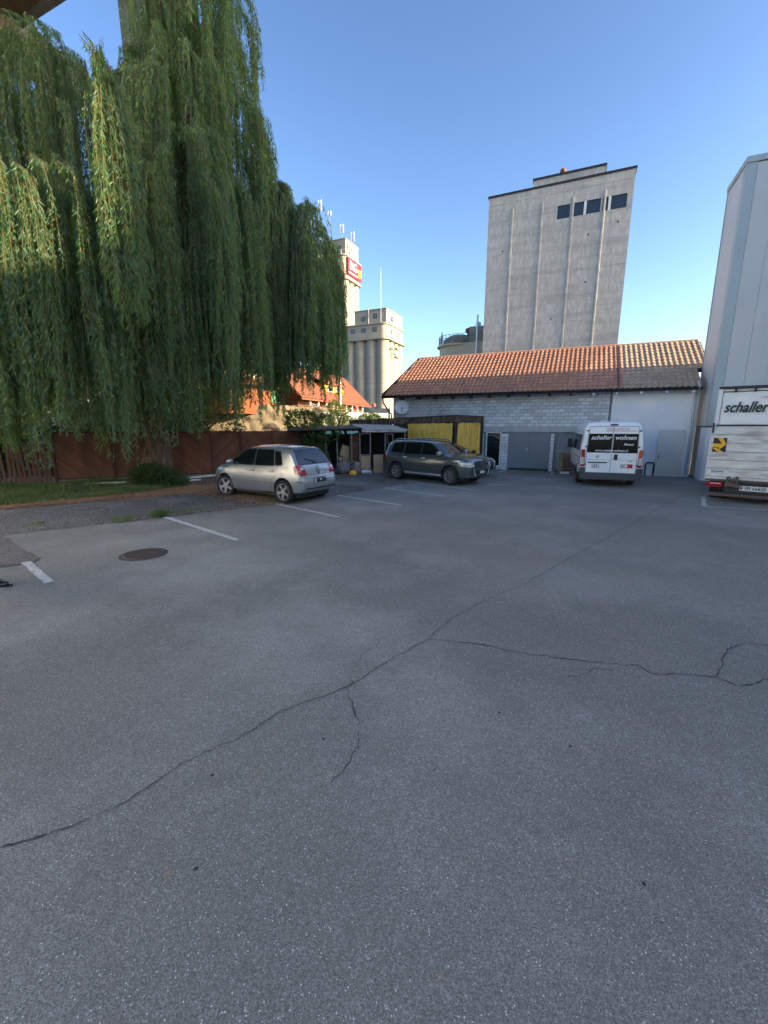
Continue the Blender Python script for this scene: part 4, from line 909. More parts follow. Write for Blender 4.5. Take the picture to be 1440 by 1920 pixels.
limbs = [((-8.9, 16.4, 3.2), (-6.5, 16.9, 6.0), (-3.4, 17.4, 8.6)), ((-8.9, 16.4, 3.4), (-11, 17, 7.5), (-12.4, 18, 12.8)), ((-8.75, 16.4, 3.3), (-9.4, 14, 6), (-9.8, 11.8, 8.2)),
         ((-8.5, 16.6, 5.5), (-7.2, 14.4, 8.6), (-6.3, 11.7, 10.1)), ((-8.4, 16.7, 7), (-6.4, 15, 9.8), (-5.6, 14.2, 11.2)), ((-8.3, 16.8, 8), (-9.6, 17, 10), (-10.5, 17.4, 12.5)), ((-8.0, 16.8, 10), (-7.0, 17, 13), (-6.2, 17, 16.5))]
for a, b, c in limbs: MB().tube([lw(a), lw(((a[0] + b[0]) / 2, (a[1] + b[1]) / 2, (a[2] + b[2]) / 2 + .3)), lw(b), lw(c)], [.26, .2, .15, .05], 8).build('limb', 'bark', wi, smooth=True)
# hanging tresses: (cx, cy, rx, ry, top z, dome drop, number, bottom z lo, hi)
lobes = [(-6.2, 17.0, 2.0, 2.2, 19.5, 3.6, 50, 9, 14), (-6.5, 16.6, 2.75, 2.9, 15.2, 3.4, 84, 4, 8.5), (-6.9, 16.0, 3.3, 2.7, 9.5, 1.6, 84, 2.2, 4.2), (-10.5, 16.4, 2.6, 2.3, 10, 2, 50, 2.2, 4.4),
         (-2.85, 17.4, 1.35, 1.4, 10.2, 2.0, 44, 3.4, 5.4), (-3.0, 17.3, 1.35, 1.3, 8.0, 1.2, 28, 3.1, 5.0), (-4.5, 16.9, .8, .9, 10.7, .8, 18, 3, 5), (-3.75, 17.2, .7, .9, 10.6, .6, 22, 3.2, 5),
         (-12.5, 17.8, 3.5, 2.2, 15.9, 3.2, 100, 6, 9), (-13.6, 17.0, 4.2, 2.4, 9.8, 2.0, 70, 2.0, 4.0),
         (-9.8, 11.8, 2.9, 1.3, 8.9, 1.0, 72, .9, 3.4), (-13.2, 12.5, 2.5, 1.6, 8.6, 1.2, 34, 1.0, 3),
         (-6.4, 11.35, .38, .3, 10.3, .3, 14, 4.0, 5.6), (-6.0, 14.0, 2.1, 1.4, 11.2, 2.2, 48, 2.2, 5), (-7.2, 13.4, 1.4, 1.0, 8.0, 1.0, 22, 1.5, 3.4)]
LP = []; LD = []; SV = []; SF = []; so_ = 0
for (cx, cy_, rx, ry, zt, dz, num, zl, zh) in lobes:
    for t_ in range(num):
        a = random.uniform(0, 2 * math.pi); r = math.sqrt(random.uniform(.04, 1)) 
        if random.random() < .35: r = random.uniform(.88, 1.03)
        tx, ty = cx + rx * r * math.cos(a), cy_ + ry * r * math.sin(a)
        top = zt - dz * r ** 2.2 + random.uniform(-.5, .4)
        bot = random.uniform(zl, zh); rad_ = random.uniform(.05, .17)
        out = Vector((tx - cx, ty - cy_)); out = out.normalized() if out.length > .01 else Vector((1, 0))
        for f_ in range(random.randint(10, 15)):
            ox, oy = random.gauss(0, rad_), random.gauss(0, rad_)
            zb_ = bot + random.expovariate(1 / max(.3, (top - bot) * .2)); zb_ = min(zb_, top - 1)
            L_ = top - zb_; nseg = max(6, int(L_ / .45)); tt = np.linspace(0, 1, nseg + 1)
            ph = random.uniform(0, 6.28); amp = random.uniform(.03, .10)
            xs = tx + ox * (.35 + .65 * np.minimum(1, tt * 3)) - out.x * .55 * np.maximum(0, 1 - tt * L_ / .7) ** 1.6 + amp * np.sin(tt * L_ * 1.1 + ph)
            ys = ty + oy * (.35 + .65 * np.minimum(1, tt * 3)) - out.y * .55 * np.maximum(0, 1 - tt * L_ / .7) ** 1.6 + amp * np.cos(tt * L_ * .9 + ph)
            zs = top - L_ * tt + .22 * np.sin(np.minimum(1, tt * L_ / .7) * math.pi) + random.uniform(-.15, .1)
            C = np.stack([xs, ys, zs], 1)
            # stem: crossed thin ribbons
            for sx_, sy_ in ((.005, 0), (0, .005)):
                off = np.array([sx_, sy_, 0]); q = len(C); SV.append(np.concatenate([C - off, C + off])); i0 = np.arange(q - 1)[:, None] + so_
                SF.append(np.concatenate([i0, i0 + 1, i0 + 1 + q, i0 + q], 1)); so_ += 2 * q
            nl = int(L_ / .048); u = np.sort(rng.uniform(.02, 1, nl)) * nseg; i = np.minimum(u.astype(int), nseg - 1); fr = (u - i)[:, None]
            P = C[i] * (1 - fr) + C[i + 1] * fr; az = rng.uniform(0, 2 * np.pi, nl); sp = rng.uniform(.35, .95, nl)
            LP.append(P); LD.append(np.stack([np.cos(az) * sp, np.sin(az) * sp, -np.ones(nl)], 1))
P = np.concatenate(LP) - (8.9 * 0); Dn = np.concatenate(LD); Dn /= np.linalg.norm(Dn, axis=1)[:, None]
OFF = np.array([-8.9, 16.2, 0]); P = P - OFF
print('willow leaves', len(P))
V, F = leaf_arrays(P, Dn, rng.uniform(.11, .21, len(P)), rng.uniform(.022, .038, len(P)))
cr = link('crown', npmesh('crown', V, F, 'willow'), wi)
SV = np.concatenate(SV) - OFF; SF = np.concatenate(SF)
tw_ = link('hanging_twigs', npmesh('hanging_twigs', SV, SF, 'twig'), wi); tw_['kind'] = 'stuff'
bush('trunk_bush', [(-8.3, 15.3, .35, .75, .5, .45), (-8.7, 15.4, .3, .6, .5, .5), (-7.7, 15.3, .25, .5, .4, .35), (-8.1, 14.95, .2, .6, .35, .3)], 4200, .15, .028, 'leafdark', 'dark green bush at the foot of the willow trunk', 'bush')

# ------------------------------------------------------------------ vehicles
def resample(poly, step):
    o = []
    for a, b in zip(poly, poly[1:] + poly[:1]):
        n = max(1, int(math.dist(a, b) / step))
        o += [(a[0] + (b[0] - a[0]) * i / n, a[1] + (b[1] - a[1]) * i / n) for i in range(n)]
    return o
def rounded(poly, r, n=4):
    o = []; k = len(poly)
    for i in range(k):
        p = Vector(poly[i]); a = Vector(poly[i - 1]); b = Vector(poly[(i + 1) % k])
        da = (a - p); db = (b - p); ra = min(r, da.length * .45); rb = min(r, db.length * .45); s = p + da.normalized() * ra; e = p + db.normalized() * rb
        for j in range(n + 1):
            t = j / n; q = s * (1 - t) ** 2 + p * 2 * t * (1 - t) + e * t ** 2; o.append((q.x, q.y))
    return o
AX = {'L': (Vector((0, -1, 0)), lambda u, v: Vector((u, 3, v))), 'Rr': (Vector((0, 1, 0)), lambda u, v: Vector((u, -3, v))),
      'B': (Vector((1, 0, 0)), lambda u, v: Vector((-6, u, v))), 'F': (Vector((-1, 0, 0)), lambda u, v: Vector((6, u, v))), 'T': (Vector((0, 0, -1)), lambda u, v: Vector((u, v, 6)))}
def patch(mb, bvh, poly, side, off=.004, r=.0, m=0, rings=6, step=.04):
    if r: poly = rounded(poly, r)
    poly = resample(poly, step); n = len(poly); cx = sum(p[0] for p in poly) / n; cy_ = sum(p[1] for p in poly) / n
    d, src = AX[side]; vs = []; ok = True
    for k in range(rings + 1):
        s_ = 1 - k / rings
        for (x, y) in (poly if k < rings else [(cx, cy_)]):
            u, v = cx + (x - cx) * s_, cy_ + (y - cy_) * s_
            h = bvh.ray_cast(src(u, v), d)
            if h[0] is None: vs.append(None)
            else: vs.append(h[0] + (h[1] if h[1].dot(d) < 0 else -h[1]) * off)
    fs = []
    for k in range(rings - 1): fs += [(k * n + i, k * n + (i + 1) % n, (k + 1) * n + (i + 1) % n, (k + 1) * n + i) for i in range(n)]
    k = rings - 1; fs += [(k * n + i, k * n + (i + 1) % n, rings * n) for i in range(n)]
    fs = [f for f in fs if all(vs[i] is not None for i in f)]
    vs = [v if v is not None else Vector((0, 0, .5)) for v in vs]
    mb.add(vs, fs, m); return mb
def ribbon(mb, bvh, pts, side, wd=.01, off=.002, m=0):
    d, src = AX[side]; P = []
    for a, b in zip(pts, pts[1:]):
        n = max(1, int(math.dist(a, b) / .04)); P += [(a[0] + (b[0] - a[0]) * i / n, a[1] + (b[1] - a[1]) * i / n) for i in range(n)]
    P.append(pts[-1]); vs = []
    for i, p in enumerate(P):
        q = Vector(P[min(i + 1, len(P) - 1)]) - Vector(P[max(i - 1, 0)]); q.normalize(); nrm = Vector((-q.y, q.x)) * wd / 2
        for s_ in (1, -1):
            h = bvh.ray_cast(src(p[0] + nrm.x * s_, p[1] + nrm.y * s_), d)
            vs.append(h[0] + (h[1] if h[1].dot(d) < 0 else -h[1]) * off if h[0] else None)
    fs = [(2 * i, 2 * i + 1, 2 * i + 3, 2 * i + 2) for i in range(len(P) - 1)]; fs = [f for f in fs if all(vs[i] is not None for i in f)]
    mb.add([v if v is not None else Vector((0, 0, .5)) for v in vs], fs, m); return mb

def interp(tab, x):
    if x <= tab[0][0]: return tab[0][1]
    for (a, b), (c, d) in zip(tab, tab[1:]):
        if x <= c: return b + (d - b) * (x - a) / (c - a) if c > a else d
    return tab[-1][1]
def body_mesh(name, paint, sts, zb, plan, g, arches, wr, wid, rnd=.10):
    """lofted shell: sts = (x, top z) from rear to front; g(z) side profile; plan(x) half width factor"""
    m = MB(); fr = [0, .05, .14, .26, .38, .5, .6, .7, .8, .88, .94, .975]; K = None
    for (x, zt) in sts:
        z0 = interp(zb, x); hw = wid / 2 * interp(plan, x); half = []
        half.append((0, z0)); half.append((hw * .8, z0))
        for f in fr[1:]:
            z = z0 + (zt - z0) * f; q = 1 if f < .86 else 1 - rnd * ((f - .86) / .14) ** 2
            half.append((hw * interp(g, z) * q, z))
        yt = hw * interp(g, zt) * (1 - rnd)
        half += [(yt * .93, zt - .012), (yt * .8, zt), (yt * .5, zt + .014), (0, zt + .02)]
        ring = [(x, y, z) for y, z in half] + [(x, -y, z) for y, z in half[-2:0:-1]]
        K = len(ring); m.v += ring
    n = len(sts)
    for j in range(n - 1):
        for i in range(K): m.f.append((j * K + i, j * K + (i + 1) % K, (j + 1) * K + (i + 1) % K, (j + 1) * K + i)); m.m.append(0)
    m.f.append(tuple(range(K))); m.m.append(0); m.f.append(tuple(range((n - 1) * K, n * K))); m.m.append(0)
    me = m.mesh(name, [paint, 'blackplastic']); bm = bmesh.new(); bm.from_mesh(me); bvh = BVHTree.FromBMesh(bm); bm.free()
    c = MB()
    for ax in arches:
        for s in (-1, 1): 
            c.lathe([(0, -.2), (wr, -.2), (wr, .4), (0, .4)], 28, 1, Matrix.Translation((ax, s * (wid / 2 - .08), wr * .93)) @ Matrix.Rotation(R(90) * s, 4, 'X') @ Matrix.Translation((0, 0, -.1)))
    cm = c.mesh('cut', [paint, 'blackplastic']); o1 = link('tmp', me); o2 = link('tmp2', cm)
    bm = bmesh.new(); bm.from_mesh(cm); bmesh.ops.remove_doubles(bm, verts=bm.verts, dist=1e-5); bmesh.ops.recalc_face_normals(bm, faces=bm.faces); bm.to_mesh(cm); bm.free()
    bo = o1.modifiers.new('b', 'BOOLEAN'); bo.operation = 'DIFFERENCE'; bo.object = o2; bo.solver = 'EXACT'
    dg = bpy.context.evaluated_depsgraph_get(); me2 = bpy.data.meshes.new_from_object(o1.evaluated_get(dg))
    bpy.data.objects.remove(o1); bpy.data.objects.remove(o2)
    bm = bmesh.new(); bm.from_mesh(me2)
    for f in bm.faces: f.smooth = True
    for e in bm.edges:
        if len(e.link_faces) == 2 and e.calc_face_angle(0) > R(32): e.smooth = False
    bm.to_mesh(me2); bm.free(); me2.name = name
    return me2, bvh

def wheel(parent, x, y, r, wd, spokes, steer=0, rimr=.66, twin=False, rimmat='alloy'):
    s = 1 if y > 0 else -1
    m = MB(); q = wd / 2
    Mx = Matrix.Rotation(R(-90) * s, 4, 'X')
    m.lathe([(r * rimr, -q * .8), (r * .90, -q), (r * .975, -q * .85), (r, -q * .5), (r, q * .5), (r * .975, q * .85), (r * .90, q), (r * rimr, q * .8), (r * rimr, -q * .8)], 36, 0, Mx)
    wv = m.build('wheel', 'rubber', parent, smooth=True, loc=(x, y, r), rz=steer)
    R_ = r * rimr; m = MB(); Z = q * .72
    m.lathe([(R_, -q * .7), (R_, Z * 1.12), (R_ * .95, Z * 1.12), (R_ * .90, Z * .9), (R_ * .88, -q * .5)], 36, 0, Mx)
    m.lathe([(R_ * .22, Z * .3), (R_ * .2, Z * .95), (0, Z)], 16, 0, Mx)
    for k in range(spokes):
        for d_ in ((-.07, .07) if spokes > 6 else (0,)):
            a = 2 * math.pi * k / spokes + .2
            p0 = (R_ * .16 * math.cos(a), R_ * .16 * math.sin(a)); p1 = (R_ * .93 * math.cos(a + d_), R_ * .93 * math.sin(a + d_)); n_ = (-math.sin(a), math.cos(a)); w0, w1 = (.036, .030) if spokes <= 6 else (.028, .018); w0 *= r / .3; w1 *= r / .3
            pts = [(p0[0] + n_[0] * w0, p0[1] + n_[1] * w0), (p1[0] + n_[0] * w1, p1[1] + n_[1] * w1), (p1[0] - n_[0] * w1, p1[1] - n_[1] * w1), (p0[0] - n_[0] * w0, p0[1] - n_[1] * w0)]
            zz = [Z * .92, Z * 1.02, Z * 1.02, Z * .92]; b_ = [Z * .55, Z * .8, Z * .8, Z * .55]
            m.add([(a_, c_, z_) for (a_, c_), z_ in zip(pts, zz)] + [(a_, c_, z_) for (a_, c_), z_ in zip(pts, b_)], [(0, 1, 2, 3), (7, 6, 5, 4), (0, 4, 5, 1), (1, 5, 6, 2), (2, 6, 7, 3), (3, 7, 4, 0)], 0, Mx)
    m.build('rim', rimmat, wv, smooth=True, angle=30)
    m = MB(); m.lathe([(0, 0), (R_ * .7, 0), (R_ * .7, .02), (R_ * .87, -q * .4)], 24, 0, Mx); m.build('brake_disc', 'greyplastic', wv)
    return wv

def underside(parent, x0, x1, hw, z0, z1):
    MB().box(x0, x1, -hw, hw, z0, z1).build('underbody', 'blackplastic', parent)

# --- silver hatchback
def scalep(l, sx, sz): return [(a * sx, b * sz) for a, b in l]
car = empty('parked_hatchback', (0, 0, 0)); tag(car, 'silver five door hatchback parked with its rear to the yard', 'car')
sts = [(-1.94, .50), (-1.935, .60), (-1.90, .68), (-1.87, .74), (-1.85, .84), (-1.82, .93), (-1.78, 1.0), (-1.70, 1.12), (-1.62, 1.24), (-1.53, 1.36), (-1.46, 1.425), (-1.36, 1.455), (-1.1, 1.475), (-.8, 1.49), (-.4, 1.50), (0, 1.49), (.25, 1.45), (.4, 1.40), (.6, 1.28), (.8, 1.15), (.97, 1.04), (1.08, .985), (1.2, .96), (1.4, .92), (1.6, .86), (1.74, .78), (1.82, .70), (1.88, .62), (1.92, .52), (1.94, .42)]
zbt = [(-1.94, .38), (-1.86, .30), (-1.6, .25), (0, .20), (1.6, .22), (1.94, .30)]
plan = [(-1.94, .80), (-1.90, .88), (-1.82, .94), (-1.6, .98), (-1.2, 1), (1.2, 1), (1.55, .96), (1.75, .88), (1.88, .74), (1.94, .6)]
gp = [(.18, .90), (.26, .96), (.38, .985), (.55, 1), (.72, .99), (.92, .955), (1.0, .925), (1.2, .845), (1.35, .775), (1.5, .70)]
me, bvh = body_mesh('body', 'silver', sts, zbt, plan, gp, (-1.26, 1.2), .36, 1.68)
link('body', me, car)
def glazing(bvh, items, parent, mat='tint', trim=.022):
    for poly, side, r in items:
        m = MB(); 
        cx = sum(p[0] for p in poly) / len(poly); cz = sum(p[1] for p in poly) / len(poly)
        big = [(cx + (x - cx) * (1 + trim * 2 / max(.3, abs(x - cx) * 2)), cz + (z - cz) * (1 + trim * 2 / max(.3, abs(z - cz) * 2))) for x, z in poly]
        patch(m, bvh, big, side, .003, r); w_ = m.build('window', 'blackplastic', parent, smooth=True, angle=50)
        m = MB(); patch(m, bvh, poly, side, .007, r); m.build('pane', mat, w_, smooth=True, angle=50)
for side in ('L', 'Rr'):
    glazing(bvh, [([(-.08, .985), (.98, .985), (.78, 1.12), (.42, 1.33), (.25, 1.39), (-.08, 1.40)], side, .03), ([(-.92, 1.0), (-.14, .985), (-.14, 1.40), (-.80, 1.39)], side, .04), ([(-1.22, 1.03), (-.965, 1.01), (-.86, 1.37), (-1.08, 1.35)], side, .05)], car)
    m = MB()
    for pts in ([(1.0, .97), (1.02, .5), (.98, .26)], [(-.11, 1.42), (-.11, .60), (-.08, .26), (.98, .26)], [(-.84, 1.38), (-1.0, 1.0), (-1.02, .8), (-.83, .62), (-.78, .30), (-.1, .26)]): ribbon(m, bvh, pts, side, .010)
    m.build('door_seam', 'blackplastic', car)
    m = MB(); patch(m, bvh, [(-.78, .555), (.92, .555), (.92, .60), (-.78, .60)], side, .012, .01, rings=2, step=.1); m.build('side_strip', 'silver', car, smooth=True); 
    m = MB(); ribbon(m, bvh, [(-.78, .55), (.92, .55)], side, .008, .011); m.build('strip_edge', 'blackplastic', car)
    for x in (-.02, -.80):
        m = MB(); patch(m, bvh, [(x - .1, .84), (x + .1, .84), (x + .1, .875), (x - .1, .875)], side, .028, .012, rings=3, step=.02); m.build('door_handle', 'silver', car, smooth=True)
        m = MB(); patch(m, bvh, [(x - .09, .815), (x + .09, .815), (x + .09, .865), (x - .09, .865)], side, .004, .02, rings=3, step=.02); m.build('handle_recess', 'greyplastic', car)
    s = 1 if side == 'L' else -1
    m = MB(); m.lathe([(0, -.11), (.05, -.10), (.075, -.04), (.075, .04), (.05, .10), (0, .11)], 12, 0, Matrix.Translation((.82, s * .90, 1.04)) @ Matrix.Rotation(R(90), 4, 'X') @ Matrix.Scale(1, 4)); m.box(.80, .86, s * .76 if s > 0 else -.84, .84 if s > 0 else -.76, .98, 1.01); m.build('mirror', 'silver', car, smooth=True, angle=50)
glazing(bvh, [([(-.67, 1.05), (.67, 1.05), (.565, 1.41), (-.565, 1.41)], 'B', .05)], car, 'glass')
m = MB(); patch(m, bvh, [(-.62, 1.10), (.62, 1.10), (.52, 1.40), (-.52, 1.40)], 'F', .006, .05); m.build('windscreen', 'glass', car, smooth=True)
for s in (-1, 1):
    m = MB(); patch(m, bvh, [(s * .50, .76), (s * .75, .76), (s * .735, 1.03), (s * .56, 1.04)], 'B', .010, .04); t = m.build('taillight', 'taillight', car, smooth=True)
    patch(MB(), bvh, [(-1.86, .8), (-1.7, .8), (-1.62, 1.03), (-1.80, 1.03)], 'L' if s > 0 else 'Rr')
    m = MB(); patch(m, bvh, [(-1.865, .80), (-1.70, .80), (-1.62, 1.0), (-1.76, 1.03)], 'L' if s > 0 else 'Rr', .010, .03); m.build('lens', 'taillight', t, smooth=True)
    m = MB(); patch(m, bvh, [(s * .56, .91), (s * .70, .90), (s * .66, .97), (s * .60, .98)], 'B', .015, .03, rings=3); m.build('clear_lens', 'clearlens', t, smooth=True)
    m = MB(); patch(m, bvh, [(s * .45, .66), (s * .76, .62), (s * .72, .78), (s * .50, .76)], 'F', .008, .04); m.build('headlight', 'clearlens', car, smooth=True)
m = MB(); ribbon(m, bvh, [(-.70, 1.04), (-.72, .78), (-.5, .76), (.5, .76), (.72, .78), (.70, 1.04)], 'B', .010); ribbon(m, bvh, [(-.8, .69), (.8, .69)], 'B', .012); m.build('hatch_seam', 'blackplastic', car)
m = MB(); patch(m, bvh, [(-.26, .56), (.26, .56), (.26, .675), (-.26, .675)], 'B', .004, .01, rings=3); pp = m.build('plate_recess', 'signblack', car)
m = MB(); m.box(-1.955, -1.95, -.04, .02, .60, .64); m.box(-1.955, -1.95, .19, .24, .57, .66); m.build('plate_mark', 'plate', pp)
m = MB(); m.lathe([(.055, 0), (.055, .012), (.042, .012), (.042, 0)], 20, 0, Matrix.Translation((-1.835, 0, .95)) @ Matrix.Rotation(R(-78), 4, 'Y'))
for a, b in (((-.03, .035), (-.012, -.03)), ((-.012, -.03), (0, .0)), ((0, 0), (.012, -.03)), ((.012, -.03), (.03, .035))): m.bar((-1.845 + a[1] * .25, a[0], .95 + a[1]), (-1.845 + b[1] * .25, b[0], .95 + b[1]), .008, .008)
m.build('badge', 'chrome', car)
m = MB(); m.lathe([(0, 0), (.06, .004), (.075, .0)], 16, 0, Matrix.Translation((-1.865, 0, .845)) @ Matrix.Rotation(R(-85), 4, 'Y')); m.build('boot_handle', 'chrome', car, smooth=True)
m = MB(); ribbon(m, bvh, [(.0, 1.085), (.36, 1.18)], 'B', .022, .02); ribbon(m, bvh, [(-.06, 1.07), (.08, 1.075)], 'B', .05, .022); m.build('rear_wiper', 'blackplastic', car)
m = MB(); patch(m, bvh, [(-.76, .385), (.76, .385), (.74, .43), (-.74, .43)], 'B', .004, .01); m.build('bumper_skirt', 'blackplastic', car, smooth=True)
m = MB(); patch(m, bvh, [(.72, .585), (.80, .585), (.8, .61), (.72, .61)], 'B', .006, .005, rings=2, step=.02); patch(m, bvh, [(-.80, .585), (-.72, .585), (-.72, .61), (-.8, .61)], 'B', .006, .005, rings=2, step=.02)
m.tube([(-1.4, .3, 1.50), (-1.52, .3, 1.66)], .006); m.build('aerial', 'blackplastic', car)
for x in (-1.26, 1.2):
    for y in (.76, -.76): wheel(car, x, y, .315, .21, 5, .28 * (x > 0), rimr=.72)
underside(car, -1.7, 1.6, .66, .17, .3)
car.location = (-3.52, 13.22, 0); car.rotation_euler = (0, 0, R(148)); car.scale = (1.02, 1.0, 1.07)

# --- grey green off-roader
def suv_like(name, label, paint, loc, rz, sc_, hatch=False):
    car = empty(name, loc, rz); tag(car, label, 'car')
    if not hatch:
        sts = [(-2.25, .52), (-2.24, .66), (-2.20, .76), (-2.17, .90), (-2.15, 1.02), (-2.10, 1.15), (-2.02, 1.34), (-1.94, 1.52), (-1.86, 1.61), (-1.7, 1.645), (-1.2, 1.665), (-.6, 1.67), (0, 1.655), (.3, 1.62), (.45, 1.57), (.7, 1.42), (.95, 1.26), (1.1, 1.17), (1.2, 1.125), (1.4, 1.10), (1.7, 1.08), (1.95, 1.05), (2.1, 1.0), (2.19, .92), (2.24, .74), (2.26, .5)]
        gp = [(.2, .90), (.3, .96), (.5, 1.0), (.8, 1.0), (1.0, .98), (1.1, .955), (1.3, .89), (1.5, .815), (1.66, .75)]; H0 = 1.12; Wd = 1.84
    else:
        sts = [(-2.2, .5), (-2.17, .7), (-2.12, .9), (-2.0, 1.05), (-1.8, 1.12), (-1.5, 1.2), (-1.0, 1.36), (-.5, 1.42), (0, 1.42), (.3, 1.36), (.6, 1.22), (.9, 1.07), (1.1, .99), (1.4, .94), (1.7, .88), (1.95, .8), (2.1, .72), (2.18, .62), (2.22, .45)]
        gp = [(.2, .9), (.35, .98), (.6, 1), (.85, .97), (.95, .94), (1.2, .83), (1.4, .72)]; H0 = .95; Wd = 1.8
    zbt = [(-2.26, .42), (-2.1, .34), (-1.5, .28), (1.6, .28), (2.0, .28), (2.26, .34)]
    plan = [(-2.25, .84), (-2.18, .92), (-2.0, .97), (-1.5, 1), (1.4, 1), (1.8, .97), (2.05, .89), (2.2, .78), (2.26, .68)]
    me, bvh = body_mesh('body', paint, sts, zbt, plan, gp, (-1.36, 1.39), .41, Wd)
    link('body', me, car)
    for side in ('L', 'Rr'):
        s = 1 if side == 'L' else -1
        if not hatch: glazing(bvh, [([(-.02, 1.13), (1.05, 1.14), (.80, 1.30), (.45, 1.52), (.3, 1.57), (-.02, 1.58)], side, .03), ([(-.95, 1.13), (-.08, 1.13), (-.08, 1.58), (-.92, 1.58)], side, .03), ([(-1.72, 1.17), (-1.02, 1.14), (-.99, 1.58), (-1.58, 1.55)], side, .04)], car)
        else: glazing(bvh, [([(-.02, .98), (.95, .98), (.6, 1.18), (.3, 1.30), (-.02, 1.34)], side, .03), ([(-1.2, 1.0), (-.08, .98), (-.08, 1.34), (-.8, 1.32)], side, .03)], car)
        m = MB()
        for pts in ([(1.1, H0), (1.12, .7), (1.05, .36)], [(-.05, H0 + .4), (-.05, .7), (0, .36), (1.05, .36)], [(-.98, H0 + .4), (-1.0, 1.0), (-.92, .75), (-.84, .38), (0, .36)]): ribbon(m, bvh, pts, side, .010)
        ribbon(m, bvh, [(-2.0, 1.02 if not hatch else .85), (-.5, 1.0 if not hatch else .83), (1.3, .94 if not hatch else .8)], side, .012, .004) if False else None
        m.build('door_seam', 'blackplastic', car)
        m = MB(); patch(m, bvh, [(-.95, .31), (1.0, .31), (1.0, .40), (-.95, .40)], side, .02, .02, rings=3, step=.08); m.build('sill', 'steel' if not hatch else 'blackplastic', car, smooth=True)
        for x in (.1, -.86):
            m = MB(); patch(m, bvh, [(x - .11, .965), (x + .11, .965), (x + .11, 1.0), (x - .11, 1.0)], side, .03, .012, rings=3, step=.02); m.build('door_handle', 'steel' if not hatch else paint, car, smooth=True)
        m = MB(); m.lathe([(0, -.12), (.06, -.11), (.09, -.04), (.09, .04), (.06, .11), (0, .12)], 12, 0, Matrix.Translation((.92, s * (.93 if hatch else .97), H0 + .08)) @ Matrix.Rotation(R(90), 4, 'X')); m.build('mirror', 'silver' if not hatch else paint, car, smooth=True, angle=50)
        # arch lips
        for ax in (-1.36, 1.39):
            m = MB(); ribbon(m, bvh, [(ax + .435 * math.cos(a), .38 + .435 * math.sin(a)) for a in [R(5 + 170 * i / 12) for i in range(13)]], side, .035, .008); m.build('arch_lip', paint if not hatch else 'blackplastic', car, smooth=True)
        if not hatch:
            y = s * .62; MB().tube([(.35, y, 1.63), (.2, y, 1.69), (-.2, y, 1.715), (-1.4, y, 1.71), (-1.68, y, 1.66)], .022, 8).build('roof_rail', 'chrome', car, smooth=True)
    for s in (-1, 1):
        z0 = .72 if not hatch else .60
        m = MB(); patch(m, bvh, [(s * .50, z0 + .03), (s * .80, z0), (s * .82, z0 + .18), (s * .55, z0 + .17)], 'F', .012, .04); patch(m, bvh, [(1.88, z0 + .02), (2.14, z0 + .02), (2.06, z0 + .17), (1.86, z0 + .18)], 'L' if s > 0 else 'Rr', .012, .04); m.build('headlight', 'clearlens', car, smooth=True)
        m = MB(); patch(m, bvh, [(s * .58, z0 + .2), (s * .80, z0 + .2), (s * .76, z0 + .40), (s * .60, z0 + .40)], 'B', .012, .04); patch(m, bvh, [(-2.16, z0 + .12), (-2.0, z0 + .12), (-1.98, z0 + .34), (-2.10, z0 + .36)], 'L' if s > 0 else 'Rr', .012, .03); m.build('taillight', 'taillight', car, smooth=True)
        m = MB(); patch(m, bvh, [(s * .50, .46), (s * .76, .46), (s * .74, .56), (s * .56, .58)], 'F', .01, .03); m.build('fog_intake', 'blackplastic', car)
        m = MB(); patch(m, bvh, [(s * .42, .38), (s * .50, .38), (s * .60, .62), (s * .54, .62)], 'F', .014, .01, rings=2); m.build('bumper_blade', 'steel', car)
    gz = .68 if not hatch else .52
    m = MB(); patch(m, bvh, [(-.42, gz), (.42, gz), (.48, gz + .20), (-.48, gz + .20)], 'F', .008, .05); gr = m.build('grille', 'blackplastic', car)
    m = MB()
    for z in (gz + .05, gz + .13): ribbon(m, bvh, [(-.42, z), (.42, z)], 'F', .022, .02)
    m.build('slat', 'chrome', gr)
    if not hatch:
        m = MB(); m.lathe([(.105, 0), (.105, .012), (.092, .012), (.092, 0)], 24, 0, Matrix.Translation((2.262, 0, gz + .10)) @ Matrix.Rotation(R(90), 4, 'Y'))
        for k in range(3): a = R(90 + 120 * k); m.bar((2.27, 0, gz + .10), (2.27, math.cos(a) * .098, gz + .10 + math.sin(a) * .098), .016, .016)
        m.build('star_badge', 'chrome', car)
    m = MB(); patch(m, bvh, [(-.36, .36), (.36, .36), (.32, .54), (-.32, .54)], 'F', .006, .03); m.build('lower_intake', 'blackplastic', car)
    m = MB(); patch(m, bvh, [(-.16, .47), (.16, .47), (.16, .56), (-.16, .56)], 'F', .03, .005, rings=2); m.build('number_plate', 'plate', car)
    wz = (1.19, 1.55) if not hatch else (1.02, 1.36)
    m = MB(); patch(m, bvh, [(-.74, wz[0]), (.74, wz[0]), (.64, wz[1]), (-.64, wz[1])], 'F', .008, .05); m.build('windscreen', 'glass', car, smooth=True)
    m = MB(); patch(m, bvh, [(-.62, wz[0]), (.62, wz[0]), (.54, wz[1]), (-.54, wz[1])], 'B', .008, .05); m.build('rear_window', 'glass', car, smooth=True)
    m = MB(); ribbon(m, bvh, [(1.2, -.72), (1.2, .72)], 'T', .02, .003)
    for s in (-1, 1): ribbon(m, bvh, [(1.25, s * .66), (1.8, s * .62), (2.1, s * .52)], 'T', .010, .003)
    m.build('bonnet_seam', 'blackplastic', car)
    for x in (-1.36, 1.39):
        for y in (.82, -.82): wheel(car, x, y, .36, .235, 7 if not hatch else 5, -.12 * (x > 0), rimr=.68)
    underside(car, -2.0, 1.9, .72, .22, .36)
    car.scale = (sc_, sc_, sc_); return car
